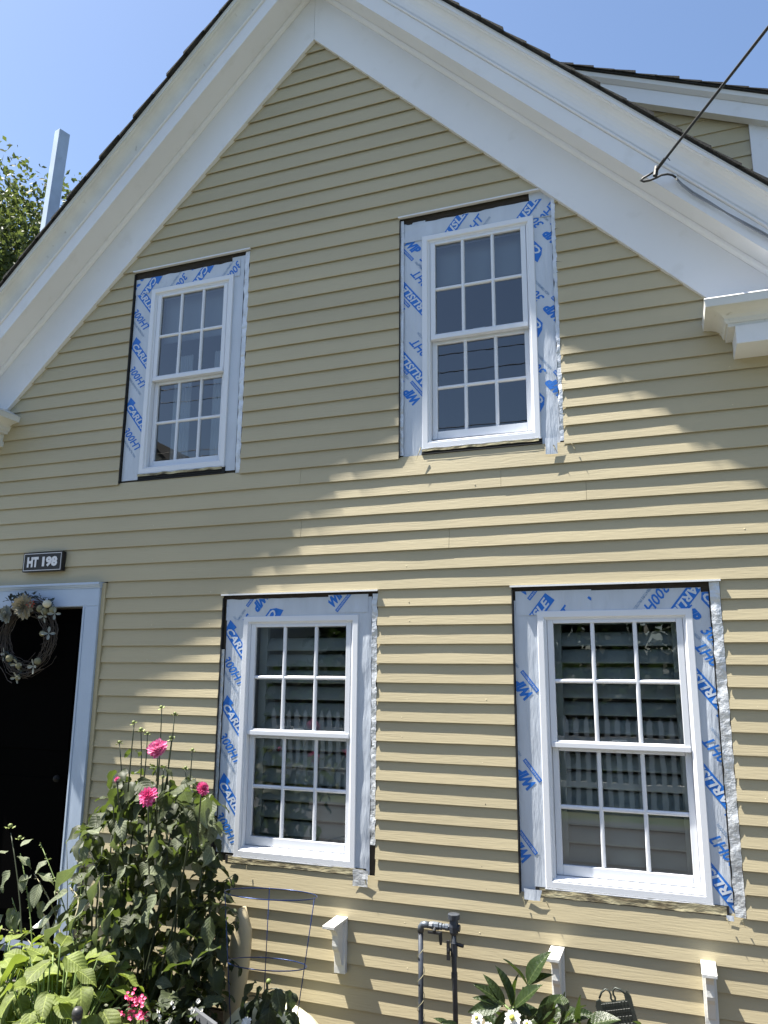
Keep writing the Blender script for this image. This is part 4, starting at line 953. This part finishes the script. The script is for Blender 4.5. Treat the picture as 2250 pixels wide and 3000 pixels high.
b = MB(); b.tube([(X2_, y, -1.975), (X2_, y, -1.915)], .0175, 8); b.tube([(X2_, y, -2.075), (X2_, y, -2.045)], .0155, 8); b.build('coupling', PIPE, pw, bevel=.001)
b = MB(); b.box(X2_-.028, X2_-.012, y-.034, y-.026, -1.985, -1.900); b.tube([(X2_-.015, y-.012, -1.942), (X2_-.02, y-.036, -1.942)], .008, 8); b.tube([(X2_+.012, y, -1.920), (X2_+.028, y-.004, -1.922), (X2_+.048, y-.006, -1.924)], [.007, .0095, .0085], 8); b.build('valve_handle', BLACKM, pw, bevel=.001)
vine = thing('dried_vine', 'thin dried vine wound around the left pipe', 'vine', (-1.23, -.1, GZ))
b = MB(); n = 60
pts = [Vector((X1_+.018*math.cos(k*.62), y+.018*math.sin(k*.62), -2.62+.66*k/n)) for k in range(n+1)]
b.tube(pts, .0016, 4); 
for k in range(8, 60, 6):
    q = pts[k]; b.tube([q, q+Vector((R.uniform(-.03, .03), -.01, R.uniform(.0, .03)))], .001, 4)
b.build('tendril', DRYSTEM, vine)
VL = leaf_mesh('leaf', BUD, 1, .7, .3, .6, .7, 0, .4, n=4, seed=5)
for k in (14, 16, 19, 27, 28, 30, 31, 44): put('leaf', VL, vine, orient(pts[k], R.uniform(0, 6), R.uniform(-1, 1), 0, R.uniform(.014, .026)))

# ------------------------------------------------------------------ plaque, ornament, boulder, lamp, edging
pq = thing('garden_plaque', 'dark cast metal garden plaque with scrolled top leaning before the siding', 'plaque', tuple(site(1800, 2990, -.35)))
cpl = site(1803, 2950, -.35); M0 = Matrix.Translation(cpl) @ Matrix.Rotation(math.radians(-14), 4, 'Y')
def pq_pts(l): return [tuple(M0 @ Vector((x, yy, z))) for x, yy, z in l]
ol = [(-.070, .030), (-.078, .012), (-.075, -.02), (-.078, -.10), (-.055, -.155), (0, -.18), (.055, -.155), (.074, -.10), (.072, -.02), (.073, .03), (.062, .055), (.048, .040), (.047, .020), (-.048, .020), (-.055, .035)]
n = len(ol); b = MB(); b.add(pq_pts([(x, -.006, z) for x, z in ol]+[(x, .006, z) for x, z in ol]), [tuple(range(n)), tuple(range(n, 2*n))[::-1]]+[(q, (q+1) % n, n+(q+1) % n, n+q) for q in range(n)])
b.build('plaque_plate', mat('dark_cast_metal', (.035, .042, .036), .5, metal=.3, bump=.3, bscale=60), pq)
for sgn in (-1, 1):
    b = MB(); pts = [(sgn*.055, 0, .038), (sgn*.040, 0, .058), (sgn*.020, 0, .068), (sgn*.008, 0, .060), (sgn*.005, 0, .045), (sgn*.009, 0, .033), (sgn*.006, 0, .024), (0, 0, .022)]
    b.tube(pq_pts(pts), .0042, 6); b.build('scroll', MATS['dark_cast_metal'], pq, smooth=True)
b = MB()
for r_ in range(6):
    z = .004-.026*r_; x = -.062+R.uniform(0, .01)
    while x < (.055 if r_ < 4 else .035):
        w_ = R.uniform(.006, .012); b.add(pq_pts([(x, -.0062, z), (x+w_, -.0062, z), (x+w_, -.0062, z+.014), (x, -.0062, z+.014), (x+.001, -.0076, z+.001), (x+w_-.001, -.0076, z+.001), (x+w_-.001, -.0076, z+.013), (x+.001, -.0076, z+.013)]), [(4, 5, 6, 7), (0, 1, 5, 4), (1, 2, 6, 5), (2, 3, 7, 6), (3, 0, 4, 7)]); x += w_+R.choice((.0015, .0015, .006))
b.build('raised_characters', mat('worn_cast_metal', (.014, .018, .014), .6), pq, kind='stuff')
b = MB(); b.tube(pq_pts([(0, .008, -.15), (0, .008, -.75)]), .005, 6); b.build('stake', BLACKM, pq)

orn = MB(); rings = []
for t in range(15):
    f = t/14; z = -1.872-.70*f
    if t == 0: w_ = .012
    elif t == 1: w_ = .036
    else: w_ = .052+.008*math.sin(f*5)-.045*max(0, f-.75)/.25
    cx = -2.208+.012*math.sin(f*4+1)-.03*f*f+.055*max(0, f-.7)
    d_ = .05+.015*math.sin(f*3)
    rings.append([(cx+w_*math.cos(a)*1.0, -.11+d_*math.sin(a)*.7, z) for a in [2*pi*k/14 for k in range(14)]])
orn.loft(rings); tag(orn.build('garden_ornament', STONE, smooth=True), 'tall smooth tan upright ornament with rounded top between dahlia and wire cage', 'ornament')
b = MB(); BC = site(800, 2925, -.28)-Vector((0, 0, .30)); b.ball(tuple(BC), .30, 28, 18, (1.05, .6, 1.0)); o = b.build('cream_boulder', BOULDER, smooth=True)
for v in o.data.vertices:
    q = v.co; v.co = q+(q-BC)*.08*noise.noise(q*4)
tag(o, 'rounded pale cream boulder behind the caged plant', 'boulder')
lm = thing('garden_light', 'small round post light with banded dark cap among the hosta leaves', 'garden light', tuple(site(215, 3000, -1.1)))
p = site(227, 2965, -1.25)
b = MB(); b.tube([p+Vector((0, 0, -.02)), p+Vector((0, 0, -.75))], [.017, .017], 14); b.build('post', mat('olive_post', (.13, .13, .07), .6), lm, smooth=True)
b = MB(); b.tube([p+Vector((0, 0, -.022)), p+Vector((0, 0, .004)), p+Vector((0, 0, .016))], [.020, .020, .014], 16); b.build('light_cap', mat('grey_cap', (.035, .035, .035), .5), lm, smooth=True)
b = MB()
for dz in (-.016, -.004): b.tube([p+Vector((0, 0, dz-.002)), p+Vector((0, 0, dz+.002))], .0208, 16)
b.build('cap_band', BLACKM, lm)
a, c = site(552, 2945, -.72), site(640, 3010, -.95)
b = MB(); d = (c-a); pz = Vector((0, 0, -.035)); px_ = Vector((.0, .02, 0))
b.loft([[q, q+px_, q+px_+pz, q+pz] for q in (a+d*.15, a+d*.9)]); tag(b.build('bed_edging', mat('grey_edging_board', (.07, .075, .085), .8), bevel=.002), 'grey board edging the flower bed under the dahlia', 'edging')

# ------------------------------------------------------------------ wreath
wc = site(80, 1868, -.05); wr = thing('door_wreath', 'twig wreath with cream artificial flowers hanging on the black door', 'wreath', tuple(wc))
b = MB()
for i in range(110):
    a0 = R.uniform(0, 2*pi); ln = R.uniform(.8, 2.6); r0 = .192+R.gauss(0, .022); dy = R.gauss(0, .016); tilt = R.uniform(-.03, .03)
    pts = [wc+Vector((math.cos(a0+ln*k/9)*(r0+tilt*k/9+.008*math.sin(k*1.7+i)), dy+.006*math.sin(k+i), math.sin(a0+ln*k/9)*(r0+tilt*k/9+.008*math.sin(k*1.7+i))*1.08)) for k in range(10)]
    b.tube(pts, R.uniform(.0012, .003), 4)
for i in range(26):
    a0 = R.uniform(0, 2*pi); q = wc+Vector((math.cos(a0)*.2, -.02, math.sin(a0)*.21)); b.tube([q, q+Vector((R.uniform(-.06, .06), -.01, R.uniform(-.06, .06)))], .0012, 4)
b.build('twig_ring', TWIG, wr, kind='stuff')
WD = flower_mesh('artificial_dahlia', CREAMP, [(15, 1.0, -5), (14, .92, 12), (13, .8, 30), (11, .62, 48), (8, .45, 66)], .082, pw=.36)
WW = flower_mesh('artificial_peony', GREYP, [(12, 1.0, 5), (12, .85, 30), (10, .7, 50), (8, .5, 70)], .062, pw=.55)
WS = flower_mesh('artificial_blossom', GREYP, [(4, 1.0, 5)], .042, pw=.42)
put('artificial_dahlia', WD, wr, face(site(70, 1777, -.10), (.1, -1, -.1)))
put('artificial_peony', WW, wr, face(site(22, 1800, -.09), (-.3, -1, -.1)))
CW = flower_mesh('coral_sprig', CORAL, [(7, 1.0, 20), (6, .6, 60)], .034, pw=.3); put('coral_sprig', CW, wr, face(site(91, 1770, -.09), (.5, -1, .3)))
for px, py, s in ((160, 1798, 1.0), (128, 1805, 1.1), (143, 1856, 1.1), (50, 1945, 1.1), (98, 1952, 1.2), (12, 1915, 1.0), (48, 1985, 1.0)):
    put('artificial_blossom', WS, wr, face(site(px, py, -.09), (R.uniform(-.7, .7), -1, R.uniform(-.7, .7)), s))
for px, py, r_ in ((118, 1783, .024), (133, 1790, .024), (155, 1787, .024), (124, 1856, .018), (110, 1937, .022), (55, 1950, .02), (52, 1985, .018), (28, 1928, .024)):
    b = MB(); b.ball(tuple(site(px, py, -.08)), r_, 10, 8); b.build('seed_ball', BALL, wr, smooth=True)
b = MB(); b.ball(tuple(site(138, 1769, -.10)), .028, 12, 8, (1, 1, .9)); b.build('artificial_rosebud', mat('cream_bud', (.50, .47, .36), .7, bump=.8, bscale=30), wr, smooth=True)
WFL = leaf_mesh('leaf', TWIGGREEN, 1, .4, .2, .3, .8, .2, .3, n=7, seed=3)
for i in range(60):
    px, py = fill([(25, 1755), (60, 1730), (110, 1740), (165, 1775), (150, 1790), (90, 1760), (30, 1775)])
    put('leaf', WFL, wr, orient(site(px, py, -.07), R.uniform(-pi, pi), R.uniform(-.3, 1.4), R.gauss(0, .8), R.uniform(.03, .055)))
for i in range(16):
    px, py = fill([(10, 1920), (30, 1910), (70, 1960), (60, 1975)]); put('leaf', WFL, wr, orient(site(px, py, -.07), R.uniform(-pi, pi), R.uniform(-1, 1), R.gauss(0, .8), R.uniform(.03, .05)))

# ------------------------------------------------------------------ service cable
sv = thing('service_cable', 'black overhead service cable ending in a wire loop on the white rake', 'cable', tuple(site(1928, 492, -.30)))
A0 = site(1922, 500, -.30); B0 = site(2250, 63, -1.15); d = (B0-A0)
pts = [A0+d*t+Vector((0, 0, .35*((t/14)**2-(t/14)))) for t in (0, .25, .5, .75, 1, 1.5, 2.5, 4, 6, 9, 12, 14)]
b = MB(); b.tube(pts, .0065, 8); b.build('overhead_wire', CABLE, sv, smooth=True)
b = MB(); b.tube([A0, A0+d*.10], .0085, 8); b.tube([A0+Vector((-.006, -.004, -.03)), A0+Vector((.004, 0, .02))], .012, 8); b.tube([A0+d*.12+Vector((.0, 0, 0)), A0+d*.12+Vector((.014, -.005, -.028))], .002, 5); b.build('splice_clamp', CABLE, sv)
lp_ = [(1922, 500), (1902, 512), (1884, 522), (1877, 529), (1886, 532), (1905, 528), (1922, 521), (1938, 513), (1956, 510), (1970, 513), (1980, 520)]
b = MB(); b.tube([site(x_, y_, -.27) for x_, y_ in lp_], .0055, 8); b.build('drip_loop', CABLE, sv, smooth=True)
run = [(1975, 516), (2000, 540), (2030, 562), (2080, 592), (2130, 625), (2180, 656), (2230, 684), (2270, 706)]
for off in (0, 7):
    b = MB(); b.tube([site(x_, y_+off*math.sin(i*.8), -.225) for i, (x_, y_) in enumerate(run)]+[Vector((.9, -.225, 1.2))], .0045, 6); b.build('fascia_wire', CABLEG, sv, smooth=True)
b = MB(); b.tube([site(1979, 512, -.20), site(1981, 524, -.25)], .006, 6); b.build('wire_staple', METALW, sv)

# ------------------------------------------------------------------ tall post, tree behind
p_t = (site(166.6, 385, 1.2)+site(200, 395, 1.2))/2; p_b = (site(118, 703, 1.2)+site(164, 643, 1.2))/2
ax_ = (p_t-p_b).normalized(); tp = p_t; bt = p_b-ax_*((p_b.z-GZ)/ax_.z)
u_ = Vector((1, -.25, 0)).normalized(); v_ = Vector((.25, 1, 0)).normalized(); h_ = .038
b = MB(); b.loft([[q+u_*sx*h_*1.1+v_*sy*h_*1.5 for sx, sy in ((-1, -1), (1, -1), (1, 1), (-1, 1))] for q in (bt, tp)]); tag(b.build('square_post', POSTM, bevel=.004), 'tall slim grey square post rising beyond the left roof edge', 'post')

def crown(name, lab, c, rad, nleaf, ls, m, kindcat='tree', trunkh=None, seed=1, group=None, clumps=26):
    rr = random.Random(seed); t = thing(name, lab, kindcat, (c[0], c[1], GZ), group)
    C0 = Vector(c); vs = []; fs = []; cl = []
    for i in range(clumps):
        d = Vector((rr.gauss(0, 1), rr.gauss(0, 1), rr.gauss(0, 1))).normalized()*rr.uniform(.35, .95); cl.append((C0+Vector((d.x*rad[0], d.y*rad[1], d.z*rad[2])), rr.uniform(.22, .42)*min(rad)))
    for i in range(nleaf):
        q, r_ = cl[i % clumps]; d = Vector((rr.gauss(0, 1), rr.gauss(0, 1), rr.gauss(0, .8))); d = d.normalized()*r_*rr.uniform(.4, 1.15)
        p = q+d; s = ls*rr.uniform(.6, 1.2)
        n_ = Vector((rr.gauss(0, 1), rr.gauss(0, 1), rr.gauss(.4, 1))).normalized(); a = n_.orthogonal().normalized(); a = (Matrix.Rotation(rr.uniform(0, 6.28), 3, n_) @ a); b2 = n_.cross(a)
        o = len(vs); vs += [p-a*s*.5, p+b2*s*.3+n_*s*.06, p+a*s*.55, p-b2*s*.3+n_*s*.06]; fs.append((o, o+1, o+2, o+3))
    me = bpy.data.meshes.new('crown'); me.from_pydata(vs, [], fs); me.materials.append(m); put('crown', me, t)
    b = MB(); base = Vector((c[0], c[1], GZ)); b.tube([base, base.lerp(C0, .5)+Vector((.1, 0, 0)), C0+Vector((0, 0, rad[2]*.4))], [.05*max(rad)+.05, .04*max(rad)+.03, .03], 8); tr_ = b.build('trunk', BARK, t, smooth=True)
    for q, r_ in cl[::2]:
        b = MB(); s0 = base.lerp(C0, rr.uniform(.55, .95)); b.tube([s0, s0.lerp(q, .5)+Vector((0, 0, .1)), q], [.05, .03, .012], 5); b.build('limb', BARK, t)
    return t
tc_ = site(-20, 860, 6.0); crown('leafy_tree', 'sunlit yellow-green tree behind the left side of the house', (tc_.x-.3, tc_.y, tc_.z-.9), (2.6, 2.2, 3.6), 60000, .12, LTREE, seed=4, clumps=120)

# ------------------------------------------------------------------ across the street (seen in the panes)
fn = thing('picket_fence', 'white picket fence across the street mirrored in the lower windows', 'fence', (0, -9.0, GZ))
b = MB(); b.box(-7, 7, -9.06, -9.02, GZ+.35, GZ+.44); b.build('rail', TRIM, fn); b = MB(); b.box(-7, 7, -9.06, -9.02, GZ+1.05, GZ+1.14); b.build('rail', TRIM, fn)
PK = MB(); PK.add([(-.038, -.01, .08), (.038, -.01, .08), (.038, -.01, 1.36), (0, -.01, 1.44), (-.038, -.01, 1.36), (-.038, .012, .08), (.038, .012, .08), (.038, .012, 1.36), (0, .012, 1.44), (-.038, .012, 1.36)], [(0, 1, 2, 3, 4), (9, 8, 7, 6, 5), (0, 5, 6, 1), (1, 6, 7, 2), (2, 7, 8, 3), (3, 8, 9, 4), (4, 9, 5, 0)])
pkm = PK.mesh('picket', TRIM)
for i in range(88): put('picket', pkm, fn, Matrix.Translation((-7+.16*i+.04, -9.0, GZ)))
labs = ['dark bushy tree across the street mirrored in the right lower window', 'dark bushy tree across the street mirrored in the left lower window', 'dark tree at the left across the street', 'dark tree at the far right across the street', 'dark tree behind the white neighbouring house', 'dark tree across the street beyond the right end of the fence']
for i, (x, y, h, r_) in enumerate(((-1.0, -13.0, 1.9, 2.6), (-5.6, -12.5, 1.7, 2.4), (-16.5, -11.5, 2.6, 2.6), (4.5, -13.5, 1.8, 2.6), (-10.5, -19.5, 4.5, 3.0), (9.5, -12.5, 2.2, 2.8))):
    crown('street_tree', labs[i], (x, y, GZ+h+1.2), (r_*1.25, r_, r_*1.0), 5000, .30, LTREE2, seed=20+i, group='trees across the street', clumps=18)
hg = thing('hedge', 'dark hedge added behind the picket fence to keep the bright lawn out of the panes', 'hedge', (0, -10.2, GZ))  # unseen hedge, added so the mirrored ground behind the pickets stays dark
rr_ = random.Random(5); b = MB()
for i in range(9000):
    p = Vector((rr_.uniform(-7.5, 8), -10.2+rr_.gauss(0, .35), GZ+rr_.uniform(0, 1)**.8*2.3)); a = Vector((rr_.gauss(0, 1), rr_.gauss(0, 1), rr_.gauss(0, 1))).normalized()*.10; c_ = a.orthogonal().normalized()*.06
    b.add([p-a, p+c_, p+a, p-c_], [(0, 1, 2, 3)])
b.build('foliage', LTREE2, hg, fixn=False, kind='stuff')
b = MB(); b.box(-7.5, 8, -10.35, -10.05, GZ, GZ+1.9); b.build('stems', BARK, hg)  # solid core box inside the added hedge, blocking the view behind
nb = thing('neighbour_house', 'white clapboard house across the street mirrored in the upper left window', 'house', (-11, -13, GZ))
b = MB(); b.box(-14, -8.6, -15.5, -10.5, GZ, 2.1); b.add([(-14, -10.5, 2.1), (-8.6, -10.5, 2.1), (-11.3, -10.5, 4.6)], [(0, 1, 2)]); b.add([(-14, -15.5, 2.1), (-8.6, -15.5, 2.1), (-11.3, -15.5, 4.6)], [(0, 2, 1)]); b.build('wall', mat('white_neighbour_paint', (.72, .73, .75), .6), nb)
for sgn in (-1, 1):
    b = MB(); e = -11.3+sgn*3.0; b.loft([[(x_, y_, z_), (x_, y_, z_+.12)] + [] for x_, y_, z_ in ((e, -10.2, 1.83), (e, -15.8, 1.83))][:0] or [[(e, -10.2, 1.83), (e, -10.2, 1.95), (-11.3, -10.2, 4.72), (-11.3, -10.2, 4.60)], [(e, -15.8, 1.83), (e, -15.8, 1.95), (-11.3, -15.8, 4.72), (-11.3, -15.8, 4.60)]]); b.build('roof', SHINGLE, nb)
for x in (-13.0, -11.3, -9.7):
    for z in (-1.2, .9):
        b = MB(); b.box(x-.45, x+.45, -10.5, -10.46, z-.7, z+.7); w_ = b.build('window', TRIM, nb)
        b = MB(); b.box(x-.38, x-.02, -10.46, -10.455, z-.63, z+.63); b.box(x+.02, x+.38, -10.46, -10.455, z-.63, z+.63); b.build('pane', mat('dark_neighbour_glass', (.02, .025, .03), .1), w_)
pl = thing('street_power_line', 'wooden poles carrying two black wires along the far side of the street', 'power line', (0, -8.6, GZ))
for x in (-19, 19):
    b = MB(); b.tube([(x, -8.6, GZ), (x, -8.6, 6.2)], [.15, .11], 10); b.build('pole', BARK, pl, smooth=True)
for z, sg_ in ((5.2, .55), (5.35, .35), (3.95, .5), (4.02, .42)):
    b = MB(); b.tube([(x, -8.6, z-sg_*(1-(x/19)**2)) for x in range(-19, 20, 2)], .009, 5); b.build('wire', CABLE, pl)
